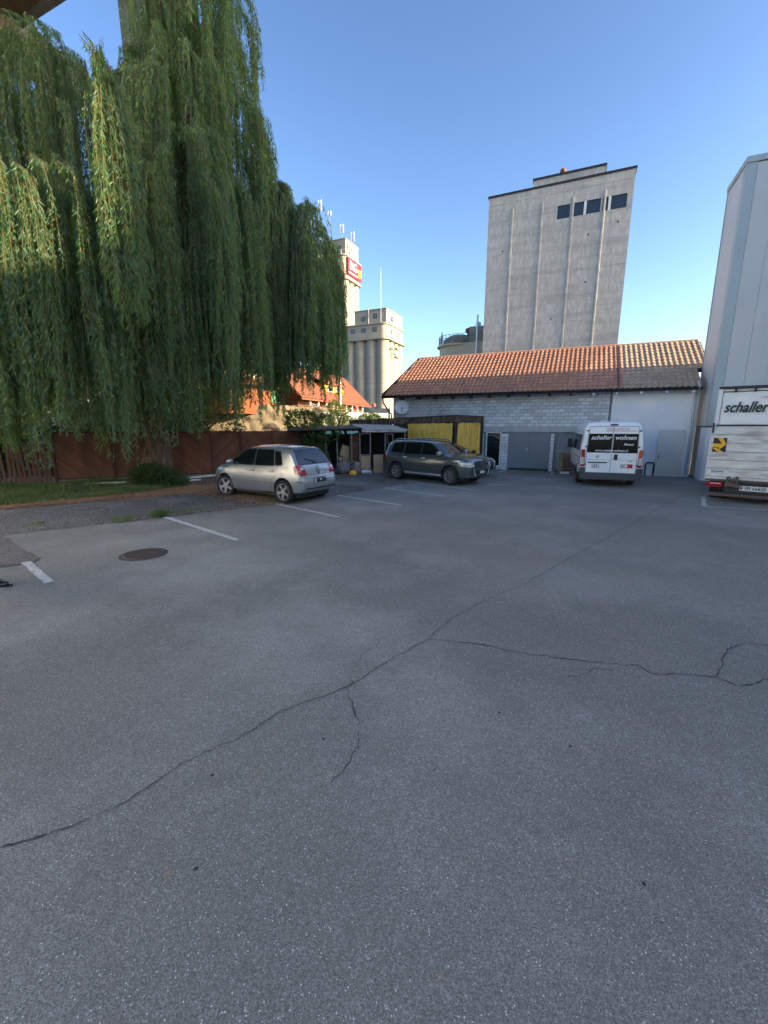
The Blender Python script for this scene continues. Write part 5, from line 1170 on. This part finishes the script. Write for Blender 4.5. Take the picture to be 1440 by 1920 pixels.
suv_like('parked_offroader', 'grey green estate off-roader with roof rails facing right', 'greengrey', (2.05, 17.15, 0), R(-43), .96)
suv_like('parked_saloon', 'dark car mostly hidden behind the grey green off-roader', 'blackpaint', (2.84, 19.42, 0), R(-43), .98, True)

# --- white van
van = empty('white_van', (9.02, 17.70, 0), R(70.5)); tag(van, 'white delivery van seen from behind with shop lettering on its rear windows', 'van')
VW, VH = 2.04, 2.30
prof = [(-2.70, .42), (-2.72, .60), (-2.72, 1.5), (-2.70, 2.0), (-2.66, 2.22), (-2.58, 2.29), (-2.3, 2.32), (.9, 2.32), (1.2, 2.27), (1.5, 2.08), (1.95, 1.58), (2.15, 1.36), (2.35, 1.22), (2.6, 1.02), (2.7, .8), (2.72, .45)]
sts = [(-2.72, 2.02), (-2.715, 2.12), (-2.70, 2.19), (-2.66, 2.25), (-2.58, 2.285), (-2.4, 2.31), (-1.5, 2.32), (0, 2.32), (.9, 2.31), (1.2, 2.26), (1.45, 2.10), (1.7, 1.85), (1.95, 1.58), (2.15, 1.36), (2.4, 1.2), (2.6, 1.0), (2.7, .8), (2.72, .55)]
gpv = [(.25, .97), (.5, 1), (1.0, 1), (1.5, .965), (2.0, .90), (2.3, .85)]
plv = [(-2.72, .965), (-2.70, .985), (-2.6, 1), (1.6, 1), (2.1, .97), (2.5, .88), (2.72, .72)]
me, bvh = body_mesh('body', 'vanwhite', sts, [(-2.72, .40), (2.72, .3)], plv, gpv, (-1.62, 1.72), .39, VW, rnd=.08)
link('body', me, van)
dz0, dz1 = .53, 2.14
for s in (-1, 1):
    m = MB(); patch(m, bvh, [(s * .012, dz0), (s * .80, dz0), (s * .80, 1.5), (s * .76, dz1), (s * .012, dz1)], 'B', .010, .02); dd = m.build('rear_door', 'vanwhite', van, smooth=True)
    m = MB(); patch(m, bvh, [(s * .02, 1.23), (s * .80, 1.23), (s * .775, 1.90), (s * .02, 1.90)], 'B', .016, .02); m.build('pane', 'vanpane', dd, smooth=True)
    m = MB(); patch(m, bvh, [(s * .84, .72), (s * .985, .72), (s * .97, 1.34), (s * .86, 1.34)], 'B', .02, .03); patch(m, bvh, [(-2.70, .72), (-2.60, .72), (-2.60, 1.31), (-2.69, 1.34)], 'L' if s > 0 else 'Rr', .014, .02); tl_ = m.build('taillight', 'taillight', van, smooth=True)
    m = MB(); patch(m, bvh, [(s * .86, .80), (s * .972, .80), (s * .965, 1.06), (s * .87, 1.06)], 'B', .026, .02, rings=3); m.build('clear_lens', 'clearlens', tl_, smooth=True)
    if s < 0:
        m = MB(); patch(m, bvh, [(s * .86, 1.08), (s * .96, 1.08), (s * .955, 1.31), (s * .87, 1.31)], 'B', .026, .02, rings=3); m.build('orange_lens', 'orangelens', tl_, smooth=True)
    m = MB(); m.box(-2.80, -2.62, s * .80 - .2, s * .80 + .2, .42, .84) if False else patch(m, bvh, [(s * .80, .40), (s * 1.0, .40), (s * .99, .70), (s * .82, .70)], 'B', .05, .03); m.build('bumper_corner', 'greyplastic', van, smooth=True)
    m = MB(); m.lathe([(0, 0), (.035, .006)], 10, 0, Matrix.Translation((-2.785, s * .90, .50)) @ Matrix.Rotation(R(-90), 4, 'Y')); m.build('reflector', 'taillight', van)
m = MB(); ribbon(m, bvh, [(0, dz0), (0, 2.16)], 'B', .012, .006)
ribbon(m, bvh, [(-.81, dz0), (-.81, 1.5), (-.77, 2.15), (.77, 2.15), (.81, 1.5), (.81, dz0)], 'B', .014, .006); m.build('door_seam', 'greyplastic', van)
m = MB(); ribbon(m, bvh, [(-.79, .98), (.79, .98)], 'B', .008, .013); m.build('door_crease', 'greyplastic', van)
MB().box(-2.83, -2.60, -.98, .98, .26, .52).build('bumper', 'greyplastic', van, bevel=.03)
for s in (-1, 1):
    for z in (.78, 1.42, 1.98):
        MB().box(-2.765, -2.70, min(s * .80, s * .87), max(s * .80, s * .87), z, z + .045).build('hinge', 'greyplastic', van, bevel=.008)
MB().box(-2.76, -2.68, -.12, .12, 2.19, 2.235).build('brake_light', 'blackplastic', van, bevel=.008)
m = MB(); m.box(-2.76, -2.725, .12, .75, .86, .90); m.build('plate_lamp_bar', 'signblack', van, bevel=.006)
m = MB(); m.box(-2.745, -2.735, .33, .62, .67, .84); vp = m.build('number_plate', 'plate', van)
m = MB(); 
for a, b in ((.36, .60),): 
    for k in range(4): m.box(-2.749, -2.745, .37 + k * .062, .40 + k * .062, .695, .74)
    m.box(-2.749, -2.745, .50, .53, .76, .82); m.box(-2.749, -2.745, .42, .45, .76, .82)
m.build('plate_marks', 'signblack', vp)
m = MB(); m.box(-2.775, -2.725, -.20, -.08, .98, 1.18); m.build('door_handle', 'blackplastic', van, bevel=.03)
m = MB()
for a, b in (((.42, 1.04), (.48, 1.14)), ((.42, 1.14), (.48, 1.05)), ((.43, 1.10), (.38, 1.12)), ((.46, 1.04), (.50, 1.04))): m.bar((-2.742, a[0], a[1]), (-2.742, b[0], b[1]), .016, .012)
m.build('lion_badge', 'darktrim', van)
m = MB(); m.box(-2.745, -2.737, -.70, -.50, .70, .84, 0); m.build('sticker', 'red', van); m = MB(); m.box(-2.745, -2.737, -.50, -.32, .70, .84); st = m.build('sticker', 'lintel', van)
m = MB(); m.lathe([(0, 0), (.045, 0)], 14, 0, Matrix.Translation((-2.748, -.50, .77)) @ Matrix.Rotation(R(-90), 4, 'Y')); m.build('sticker_mark', 'signwhite', st)
rt = (R(90), 0, R(-90))
text('schaller', .205, 'lettering', van, 'signwhite', (-2.757, .385, 1.76), rt, .3, .018, sx=1.02)
text('wohnen', .205, 'lettering', van, 'signwhite', (-2.757, -.385, 1.76), rt, .3, .018, sx=1.0)
text('Flamatt', .10, 'lettering', van, 'signwhite', (-2.760, -.50, 1.53), rt, .3, .02)
text('www.schaller-wohnen.ch', .105, 'lettering', van, 'signwhite', (-2.764, .02, 1.31), rt, .25, .015, sx=.98)
text('Schöner wohnen mit', .085, 'lettering', van, 'red', (-2.735, -.12, 2.07), rt, .4, 0)
m = MB(); m.bar((-2.735, .25, 1.998), (-2.735, -.72, 1.998), .012, .014); m.build('red_line', 'red', van)
text('BOXER', .04, 'lettering', van, 'darktrim', (-2.740, -.62, .94), rt, 0, .01)
for side, s in (('L', 1), ('Rr', -1)):
    m = MB(); patch(m, bvh, [(-2.3, 1.25), (-1.0, 1.25), (-1.0, 1.85), (-2.3, 1.85)], side, .006, .05); m.build('side_window', 'tint', van, smooth=True)
    m = MB(); patch(m, bvh, [(-.85, 1.25), (.45, 1.25), (.45, 1.85), (-.85, 1.85)], side, .006, .05); m.build('side_window', 'tint', van, smooth=True)
    m = MB(); patch(m, bvh, [(.65, 1.2), (1.75, 1.2), (1.5, 1.5), (1.2, 1.85), (.65, 1.9)], side, .006, .05); m.build('side_window', 'tint', van, smooth=True)
    m = MB(); ribbon(m, bvh, [(.55, 2.1), (.55, .4)], side, .012); ribbon(m, bvh, [(-.9, 2.1), (-.9, .4)], side, .012); ribbon(m, bvh, [(-2.6, 1.02), (.5, 1.02)], side, .03); ribbon(m, bvh, [(-2.6, 1.98), (.5, 1.98)], side, .012); m.build('door_seam', 'greyplastic', van)
    m = MB(); patch(m, bvh, [(-1.15, .42), (1.25, .42), (1.25, .62), (-1.15, .62)], side, .015, .02); m.build('side_skirt', 'greyplastic', van, smooth=True)
    m = MB(); m.box(1.15, 1.30, s * 1.12 - .09, s * 1.12 + .09, 1.22, 1.62); m.box(1.2, 1.26, min(s * .95, s * 1.1), max(s * .95, s * 1.1), 1.3, 1.36); m.build('mirror', 'blackplastic', van, bevel=.03)
m = MB(); patch(m, bvh, [(-.85, 1.42), (.85, 1.42), (.75, 2.1), (-.75, 2.1)], 'F', .008, .05); m.build('windscreen', 'glass', van, smooth=True)
for x in (-1.62, 1.72):
    for y in (.88, -.88): wheel(van, x, y, .345, .23, 8, 0, rimr=.6, rimmat='greyplastic')
underside(van, -2.5, 2.3, .8, .26, .44)
m = MB(); m.box(-2.3, -2.2, -.6, .6, .2, .3); m.tube([(-2.65, .3, .28), (-2.2, .3, .3)], .03); m.build('tow_bar', 'iron', van)

# --- lorry (its rear stands at x=0 of its own frame, x runs to the right, y forwards)
lo = empty('lorry', (9.52, 12.42, 0), R(-38.3)); tag(lo, 'white box lorry with scratched aluminium tail lift at the right', 'lorry')
LW = 2.5
MB().box(0.06, LW - .06, .16, 3.8, .78, 3.2).build('box_body', 'tarpwhite', lo)
MB().box(0, LW, .08, 3.84, 3.2, 3.27).build('roof_frame', 'darktrim', lo, bevel=.01)
for x in (0.0, LW - .1): MB().box(x, x + .1, .1, .2, .78, 3.2).build('corner_post', 'steel', lo)
cv = MB(); n = 24; vs = []
for j in range(9):
    for i in range(n + 1): vs.append((.12 + (LW - .24) * i / n, .10 + .012 * math.sin(i * 1.3 + j * .7) + .01 * math.sin(j * 1.9 + i * .4), 2.22 + .93 * j / 8))
cv.add(vs, [(j * (n + 1) + i, j * (n + 1) + i + 1, (j + 1) * (n + 1) + i + 1, (j + 1) * (n + 1) + i) for j in range(8) for i in range(n)]); cvr = cv.build('rear_cover', 'tarpwhite', lo, smooth=True)
MB().box(.06, LW - .06, .07, .12, 2.17, 2.21).build('cover_bar', 'darktrim', lo); MB().tube([(.1, .07, 3.12), (LW - .1, .07, 3.13)], .012).build('cover_cord', 'darktrim', lo)
for x in np.arange(.35, LW, .42): MB().box(x, x + .05, .05, .1, 3.1, 3.2).build('strap', 'darktrim', lo)
text('schaller', .40, 'lettering', lo, 'signblack', (.17, .062, 2.68), (R(90), 0, 0), .3, .02, 'LEFT', sx=.76)
text('Schöner wohnen', .15, 'lettering', lo, 'red', (1.06, .062, 3.05), (R(90), 0, 0), .3, 0, 'LEFT')
MB().box(.95, 2.2, .06, .068, 2.945, 2.957).build('red_line', 'red', lo)
# tail lift of horizontal aluminium planks
for k in range(6):
    z0 = .74 + k * .238; MB().box(.0, LW, .0 + (.006 if k % 2 else 0), .06, z0, z0 + .231).build('plank', 'aluminium', lo, bevel=.006)
MB().box(-.03, LW + .03, -.02, .09, .66, .735).build('tail_lift_edge', 'aluminium', lo, bevel=.01); MB().box(-.03, .0, -.01, .08, .74, 2.16).build('tail_lift_side', 'steel', lo)
MB().box(0, LW, -.01, .07, .60, .655).build('rust_edge', 'iron', lo)
hz = MB().box(.05, .36, -.008, -.002, 1.44, 1.84).build('hazard_sign', 'signblack', lo)
m = MB()
m.prism([(.05, 1.68), (.05, 1.57), (.20, 1.57), (.20, 1.50), (.36, 1.66), (.26, 1.84), (.14, 1.84), (.25, 1.68)], -.011, -.0085); m.prism([(.20, 1.44), (.32, 1.44), (.14, 1.55), (.05, 1.55)], -.011, -.0085); m.build('yellow_arrow', 'yellow', hz)
m = MB(); m.box(.11, .38, -.008, -.002, .83, .93); mk = m.build('maker_label', 'bluegrey', lo); m = MB(); m.box(.13, .36, -.011, -.008, .90, .918); m.box(.13, .36, -.011, -.008, .842, .86); m.build('label_stripe', 'signwhite', mk)
m = MB(); m.bar((.5, -.06, .74), (.5, -.06, .46), .05, .05); m.bar((.72, -.06, .74), (.72, -.06, .5), .05, .05); m.bar((.45, -.04, .56), (.8, -.04, .50), .1, .12); m.tube([(.52, -.08, .76), (.6, -.1, .66), (.72, -.08, .76)], .02); m.build('lift_hinge', 'iron', lo)
MB().box(-.02, .02, -.06, .1, 1.98, 2.26).build('rubber_stop', 'blackplastic', lo, bevel=.01)
tlb = MB().box(.02, .42, .02, .1, .42, .57).build('taillight', 'taillight', lo, bevel=.01); MB().box(.12, .36, .012, .02, .52, .545).build('clear_lens', 'clearlens', tlb)
MB().box(LW - .42, LW - .02, .02, .1, .42, .57).build('taillight', 'taillight', lo, bevel=.01)
MB().box(.1, LW - .1, .3, 3.6, .55, .78).build('chassis', 'blackplastic', lo)
MB().box(.45, LW - .2, .08, .2, .28, .66).build('rear_panel', 'blackplastic', lo); MB().box(.12, LW - .12, .02, .12, .16, .26).build('bumper_bar', 'iron', lo, bevel=.01)
npl = MB().box(.80, 1.48, .04, .05, .36, .50).build('number_plate', 'plate', lo)
text('FR 66620', .12, 'lettering', npl, 'signblack', (1.15, .037, .43), (R(90), 0, 0), 0, .02)
m = MB(); m.box(.815, .865, .034, .039, .40, .465); m.build('crest', 'red', npl)
m = MB(); m.box(1.43, 1.47, .034, .039, .395, .465); m.build('canton_crest', 'signblack', npl)
for x in (.24, .50, LW - .24, LW - .50):
    m = MB(); m.lathe([(.2, -.1), (.36, -.115), (.38, -.09), (.38, .09), (.36, .115), (.2, .1)], 28, 0, Matrix.Rotation(R(90), 4, 'Y')); m.build('wheel', 'rubber', lo, smooth=True, loc=(x, .95, .38))
for x in (.3, LW - .3):
    m = MB(); m.lathe([(.2, -.1), (.36, -.115), (.38, -.09), (.38, .09), (.36, .115), (.2, .1)], 28, 0, Matrix.Rotation(R(90), 4, 'Y')); m.build('wheel', 'rubber', lo, smooth=True, loc=(x, 4.0, .38))
MB().prism([(3.88, .5), (5.05, .5), (5.1, 1.2), (4.7, 2.2), (3.88, 2.3)], .1, LW - .1, 0, Matrix(((0, 1, 0, 0), (1, 0, 0, 0), (0, 0, 1, 0), (0, 0, 0, 1)))).build('cab', 'vanwhite', lo, bevel=.05)
MB().box(.18, LW - .18, 4.86, 4.93, 1.3, 2.0, 0).build('windscreen', 'glass', lo)

# ------------------------------------------------------------------ carport with brown fascia and yellow tarpaulins
CP = Vector((3.42, 20.45)); CE = Vector((5.02, 21.75)); CL = Vector((-1.95, 24.6))
cp = empty('carport', (0, 0, 0)); tag(cp, 'flat roofed timber carport with weathered brown fascia against the brick wall', 'carport')
m = MB(); m.add([(CP.x, CP.y, 2.60), (CE.x, CE.y, 2.58), (2.4, 23.0, 2.55), (CL.x, CL.y, 2.36), (CP.x, CP.y, 2.54), (CE.x, CE.y, 2.52), (2.4, 23.0, 2.49), (CL.x, CL.y, 2.30)], [(0, 1, 2, 3), (4, 5, 6, 7)]); m.build('roof', 'darkwood', cp)
def fboards(a, b, z0, z1, n, h=.30):
    a = Vector(a); b = Vector(b)
    for i in range(n):
        p = a + (b - a) * (i / n); q = a + (b - a) * ((i + .96) / n); za = z0 + (z1 - z0) * i / n; zb_ = z0 + (z1 - z0) * (i + .96) / n
        MB().bar((p.x, p.y, za - h / 2), (q.x, q.y, zb_ - h / 2), .025, h + random.uniform(-.015, .015)).build('fascia_board', 'fascia', cp)
fboards(CP, CL, 2.64, 2.42, 12); fboards(CP, CE, 2.64, 2.60, 7)
m = MB(); m.bar((CP.x, CP.y, 2.66), (CL.x, CL.y, 2.44), .10, .035); m.bar((CP.x, CP.y, 2.665), (CE.x, CE.y, 2.62), .10, .035); m.build('edge_flashing', 'darktrim', cp)
dl = (CL - CP).normalized(); dr_ = (CE - CP).normalized()
inn = -(dl + dr_).normalized() * -.06
for p in (CP + (dl + dr_) * .05, CP + dl * 2.9, CP + dl * 5.4, CE - dr_ * .12): MB().box(p.x - .07, p.x + .07, p.y - .07, p.y + .07, 0, 2.34).build('post', 'darkwood', cp)
def tarp(a, b, label, z1, z0, amp):
    a = Vector(a); b = Vector(b); d = (b - a); n_ = Vector((-d.y, d.x)).normalized(); nx, nz = 44, 14; vs = []
    for j in range(nz + 1):
        t = j / nz
        for i in range(nx + 1):
            u = i / nx; o_ = amp * (math.sin(u * 23 + 1.3 * math.sin(t * 3)) * (.3 + .7 * t) + .6 * math.sin(u * 51 + t * 2)) + amp * 1.5 * mn.noise(Vector((u * 4, t * 3, amp * 100)))
            sag = .03 * math.sin(u * math.pi * 5) ** 2 * (1 - t)
            p = a + d * u + n_ * o_; vs.append((p.x, p.y, z1 + (z0 - z1) * t - sag))
    m = MB(); m.add(vs, [(j * (nx + 1) + i, j * (nx + 1) + i + 1, (j + 1) * (nx + 1) + i + 1, (j + 1) * (nx + 1) + i) for j in range(nz) for i in range(nx)])
    o = m.build('yellow_tarpaulin', 'tarp', None, smooth=True, angle=80); tag(o, label, 'tarpaulin', 'yellow tarpaulins hung on the carport')
tarp(CP + dl * .18, CP + dl * 2.75, 'flat yellow tarpaulin left of the dark carport post', 2.30, .55, .018)
tarp(CP + dr_ * .16, CE - dr_ * .22, 'creased yellow tarpaulin between the dark post and the brick wall', 2.32, .35, .05)
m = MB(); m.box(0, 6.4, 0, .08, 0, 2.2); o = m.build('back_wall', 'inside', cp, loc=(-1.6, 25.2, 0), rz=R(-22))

# ------------------------------------------------------------------ junk shed
SH = empty('lean_to_shed', (-2.9, 19.1, 0), math.atan2(.9, 3.4)); tag(SH, 'dark lean-to shed of grey frames with corrugated roof edge', 'shed')
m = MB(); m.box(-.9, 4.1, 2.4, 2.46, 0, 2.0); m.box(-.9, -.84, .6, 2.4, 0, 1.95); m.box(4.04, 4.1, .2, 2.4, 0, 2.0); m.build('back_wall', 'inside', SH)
m = MB(); m.add([(-1.3, -.1, 2.0), (1.95, -.1, 2.08), (1.95, 2.5, 2.2), (-1.3, 2.5, 2.1), (-1.3, -.1, 1.94), (1.95, -.1, 2.02), (1.95, 2.5, 2.14), (-1.3, 2.5, 2.04)], [(0, 1, 2, 3), (4, 5, 6, 7), (0, 1, 5, 4), (3, 0, 4, 7)]); m.build('flat_roof', 'darkwood', SH)
m = MB(); xs = np.arange(1.9, 4.1, .03); vs = []
for x in xs:
    zz = .022 * math.sin(x * 2 * math.pi / .14)
    vs += [(x, -.22, 2.04 + zz - (x - 1.9) * .03), (x, 2.5, 2.26 + zz - (x - 1.9) * .03), (x, -.22, 2.03 + zz - (x - 1.9) * .03)]
m.add(vs, [(3 * i, 3 * i + 1, 3 * i + 4, 3 * i + 3) for i in range(len(xs) - 1)] + [(3 * i, 3 * i + 3, 3 * i + 5, 3 * i + 2) for i in range(len(xs) - 1)]); m.build('corrugated_roof', 'corrug', SH, smooth=True)
MB().box(1.9, 4.0, -.2, -.14, 1.88, 1.96).build('roof_beam', 'corrug', SH); MB().tube([(1.9, -.2, 1.99), (4.05, -.2, 1.93)], .03).build('gutter', 'corrug', SH)
for x in (.28, .8, 1.46, 4.0): MB().box(x - .025, x + .025, -.05, 0, 0, 1.98).build('post', 'framegrey', SH)
def frame(x0, x1, z0, z1, mid=None, t=.05):
    m = MB(); m.box(x0, x0 + t, -.06, -.02, z0, z1); m.box(x1 - t, x1, -.06, -.02, z0, z1); m.box(x0 + t, x1 - t, -.06, -.02, z1 - t, z1)
    if mid: m.box(x0 + t, x1 - t, -.06, -.02, mid, mid + t)
    m.build('frame', 'framegrey', SH)
frame(1.82, 2.36, 0, 1.84, .82); frame(3.02, 3.44, 0, 1.82, .8)
MB().bar((3.12, -.04, 1.7), (3.25, -.04, 1.1), .02, .03).build('brace', 'framegrey', SH)
MB().box(1.4, 1.83, .2, .24, .6, 1.9).build('inner_board', 'fencepost', SH)
def slw(x, y, z=0): a = math.atan2(.9, 3.4); return (-2.9 + math.cos(a) * x - math.sin(a) * y, 19.1 + math.sin(a) * x + math.cos(a) * y, z)
SA = math.atan2(.9, 3.4)
for (x0, x1, z0, z1, y, lb, tl) in [(1.88, 2.3, .2, .8, -.09, 'torn brown cardboard sheet in the lower half of the shed door frame', 0), (2.46, 2.92, 0.02, .86, -.14, 'upright plain cardboard sheet right of the shed door frame', .03), (.95, 1.5, .75, 1.25, .35, 'crumpled cardboard box inside the left bay of the shed', .3), (1.0, 1.7, .40, .8, .45, 'brown cardboard lying below the crumpled box in the shed', -.2)]:
    o = MB().box(-(x1 - x0) / 2, (x1 - x0) / 2, 0, .02 if y < 0 else .35, 0, z1 - z0).build('cardboard', 'cardboard', None, loc=slw((x0 + x1) / 2, y, z0), rz=SA); o.rotation_euler = (0 if y < 0 else .1, tl if y > 0 else 0, SA); tag(o, lb, 'cardboard', 'cardboard pieces in the shed')
def lump(name, x, y, z, s, mat, lb, cat, seed):
    m = MB(); n1, n2 = 16, 10; vs = []
    for j in range(n2 + 1):
        for i in range(n1):
            a = 2 * math.pi * i / n1; b = -math.pi / 2 + math.pi * j / n2; p = Vector((math.cos(a) * math.cos(b), math.sin(a) * math.cos(b), math.sin(b)))
            r = 1 + .28 * mn.noise(p * 1.8 + Vector((seed, 0, 0))) + .1 * mn.noise(p * 5 + Vector((seed, 3, 0))); vs.append((p.x * s[0] * r, p.y * s[1] * r, max(-s[2] * .75, p.z * s[2] * r)))
    m.add(vs, [(j * n1 + i, j * n1 + (i + 1) % n1, (j + 1) * n1 + (i + 1) % n1, (j + 1) * n1 + i) for j in range(n2) for i in range(n1)])
    o = m.build(name, mat, None, smooth=True, angle=60, loc=slw(x, y, z + s[2] * .75), rz=SA); tag(o, lb, cat)
lump('rubble_bag', 1.08, .05, 0, (.34, .28, .34), 'bag', 'bulging grey plastic bag on the floor of the open shed', 'bag', 1)
lump('dark_bag', .72, -.12, 0, (.14, .14, .18), 'blackplastic', 'small black bag left of the bulging grey bag', 'bag', 4)
lump('debris_sack', 1.68, -.1, 0, (.20, .2, .34), 'framegrey', 'brown grey sack leaning on the shed door frame', 'sack', 9)
lump('junk_heap', .3, .7, 0, (.3, .3, .6), 'bag', 'dark heap of junk in the left corner of the shed', 'heap', 12)
lump('cloth_heap', 1.5, .5, .55, (.28, .2, .25), 'cardboard', 'brown crumpled paper heap in the middle of the shed', 'heap', 15)
lump('white_sack', 2.12, -.14, 0, (.26, .06, .1), 'plasticwhite', 'flat dirty white sack at the foot of the door frame', 'sack', 20)
m = MB(); m.lathe([(.17, 0), (.17, .05), (.155, .11), (.11, .16), (.05, .185), (0, .19)], 18, 0, Matrix.Identity(4)); m.lathe([(.19, .0), (.17, .02)], 18); o = m.build('yellow_helmet', 'yellow', None, smooth=True, loc=slw(1.45, -.32, .0)); tag(o, 'yellow safety helmet lying on the ground before the shed', 'helmet')
m = MB(); vs = []
for i in range(13):
    x = .2 + i * .13; vs += [(x, -.08, 1.95 - random.uniform(0, .02)), (x + .02, -.1, 1.86 - random.uniform(0, .06))]
m.add(vs, [(2 * i, 2 * i + 2, 2 * i + 3, 2 * i + 1) for i in range(12) if i not in (3, 7)]); m.build('torn_sheet', 'turq', SH)
# broad leaved plant left of the shed
pb = empty('broad_leaf_plant', (-3.3, 19.6, 0)); tag(pb, 'broad leaved plant with sunlit yellow top beside the shed', 'plant')
def broad(name, blobs, n, mat, s=.17):
    o = bushmesh(name, [(x + 3.3 - 3.3 + 3.3, y - 19.6, z, a, b, c) for x, y, z, a, b, c in blobs], n, s, s * .62, mat); return link(name, o, pb)
broad('foliage', [(-3.9, 20.4, 2.35, .8, .5, .55), (-3.4, 19.9, 1.9, .6, .4, .3)], 520, 'leafmid', .2); broad('lower_foliage', [(-3.1, 19.2, 1.25, .55, .35, .65), (-2.9, 19.0, .6, .4, .3, .4), (-2.4, 19.1, 1.75, .5, .25, .2)], 900, 'leafdark', .16)  # sun on the top leaves is put into the colour by a paler leaf material
m = MB()
for a, b in ((-.5, 2.5), (.2, 2.0), (.5, 1.6), (-.2, 2.3)): m.tube([(0, 0, 0), (a * .4, -.1, b * .5), (a, .2, b)], [.03, .02, .01], 5)
m.build('stem', 'bark', pb)

# ------------------------------------------------------------------ person at the left edge (only shoe and hand reach into the picture)
pe = empty('person', (-5.70, 5.66, 0), 0); tag(pe, 'person in black shoes standing at the left beside the nearest line', 'person')
def skin(name, pts, edges, rad, mat, root=0, lv=2, parent=None):
    me = bpy.data.meshes.new(name); me.from_pydata(pts, edges, []); o = bpy.data.objects.new(name, me); col.objects.link(o); me.materials.append(M[mat])
    o.modifiers.new('s', 'SKIN'); sv = me.skin_vertices[0].data
    for i, r in enumerate(rad): sv[i].radius = r if isinstance(r, tuple) else (r, r)
    for i in range(len(pts)): sv[i].use_root = (i == root)
    sb = o.modifiers.new('u', 'SUBSURF'); sb.levels = lv; sb.render_levels = lv
    dg = bpy.context.evaluated_depsgraph_get(); m2 = bpy.data.meshes.new_from_object(o.evaluated_get(dg)); bpy.data.objects.remove(o)
    for p in m2.polygons: p.use_smooth = True
    return link(name, m2, parent)
pts = [(0, 0, .98), (0, 0, 1.15), (0, 0, 1.35), (0, 0, 1.48), (.01, 0, 1.56), (.02, 0, 1.66), (.03, 0, 1.76),
       (0, .10, .90), (.03, .11, .50), (0, .12, .10), (0, -.10, .90), (.07, -.11, .50), (.13, -.12, .10),
       (0, .19, 1.42), (-.02, .24, 1.14), (.06, .22, .92), (0, -.19, 1.42), (-.02, -.24, 1.16), (.24, -.20, 1.13), (.36, -.20, 1.13)]
eds = [(0, 1), (1, 2), (2, 3), (3, 4), (4, 5), (5, 6), (0, 7), (7, 8), (8, 9), (0, 10), (10, 11), (11, 12), (2, 13), (13, 14), (14, 15), (2, 16), (16, 17), (17, 18), (18, 19)]
rad = [(.13, .10), (.13, .10), (.15, .11), (.08, .08), .055, .09, .085, .095, .062, .042, .095, .062, .042, .055, .042, .03, .055, .042, .028, .024]
skin('body', pts, eds, rad, 'skin', 0, 2, pe)
skin('trousers', [(0, 0, 1.0), (0, .10, .90), (.03, .11, .50), (0, .12, .09), (0, -.10, .90), (.07, -.11, .50), (.13, -.12, .09)], [(0, 1), (1, 2), (2, 3), (0, 4), (4, 5), (5, 6)], [(.15, .125), .115, .085, .075, .115, .085, .075], 'cloth', 0, 2, pe)
skin('shirt', [(0, 0, .98), (0, 0, 1.2), (0, 0, 1.38), (0, 0, 1.46), (0, .19, 1.42), (-.02, .23, 1.2), (0, -.19, 1.42), (-.02, -.23, 1.2)], [(0, 1), (1, 2), (2, 3), (2, 4), (4, 5), (2, 6), (6, 7)], [(.15, .125), (.15, .12), (.165, .125), .08, .07, .06, .07, .06], 'shirt', 0, 2, pe)
m = MB(); m.lathe([(0, .1), (.06, .09), (.098, .03), (.10, -.03), (.085, -.06)], 16, 0, Matrix.Translation((.01, 0, 1.76))); m.build('hair', 'hair', pe, smooth=True, angle=80)
for s in (1, -1):
    fx = -.14 if s > 0 else .20; y = .12 * s
    skin('shoe', [(fx - .06, y, .06), (fx + .03, y, .06), (fx + .13, y - .01, .045), (fx + .22 + .06 * (s < 0), y - .01, .036)], [(0, 1), (1, 2), (2, 3)], [(.045, .05), (.052, .058), (.055, .045), (.048, .034)], 'blackpaint', 0, 2, pe)
    MB().slab([(fx - .11, y - .04), (fx + .1, y - .052), (fx + .25 + .05 * (s < 0), y - .035), (fx + .28 + .05 * (s < 0), y), (fx + .25 + .05 * (s < 0), y + .035), (fx + .1, y + .052), (fx - .11, y + .04)], 0, .02).build('shoe_sole', 'rubber', pe, bevel=.004)
hx, hy, hz_ = .36, -.20, 1.13
skin('hand', [(hx - .02, hy, hz_), (hx + .05, hy, hz_ - .005), (hx + .09, hy, hz_ - .01)], [(0, 1), (1, 2)], [(.025, .022), (.040, .018), (.040, .015)], 'skin', 0, 2, pe)
for k, (dy, L_) in enumerate(((-.033, .062), (-.011, .075), (.011, .08), (.033, .07))): skin('finger', [(hx + .07, hy + dy, hz_ - .01), (hx + .10, hy + dy, hz_ - .012), (hx + .10 + L_ * .5, hy + dy, hz_ - .03), (hx + .10 + L_ * .8, hy + dy, hz_ - .055)], [(0, 1), (1, 2), (2, 3)], [.009, .009, .008, .007], 'skin', 0, 1, pe)
skin('thumb', [(hx + .01, hy + .03, hz_), (hx + .05, hy + .06, hz_ - .01), (hx + .085, hy + .065, hz_ - .02)], [(0, 1), (1, 2)], [.012, .011, .009], 'skin', 0, 1, pe)
for s in (1, -1):
    m = MB(); m.lathe([(0, -.012), (.010, -.006), (.012, 0), (.01, .006), (0, .012)], 10, 0, Matrix.Translation((.115, .032 * s, 1.70))); m.build('eye', 'white', pe, smooth=True)
    m = MB(); m.lathe([(0, -.03), (.02, -.02), (.022, .01), (.01, .03), (0, .032)], 10, 0, Matrix.Translation((.02, .093 * s, 1.69)) @ Matrix.Scale(.5, 4, (0, 1, 0))); m.build('ear', 'skin', pe, smooth=True)
m = MB(); m.add([(.11, 0, 1.71), (.105, .014, 1.665), (.105, -.014, 1.665), (.14, 0, 1.668)], [(0, 1, 3), (0, 3, 2), (1, 2, 3), (0, 2, 1)]); m.build('nose', 'skin', pe, smooth=True)
m = MB(); m.box(.108, .118, -.022, .022, 1.63, 1.637); m.build('mouth', 'red', pe)
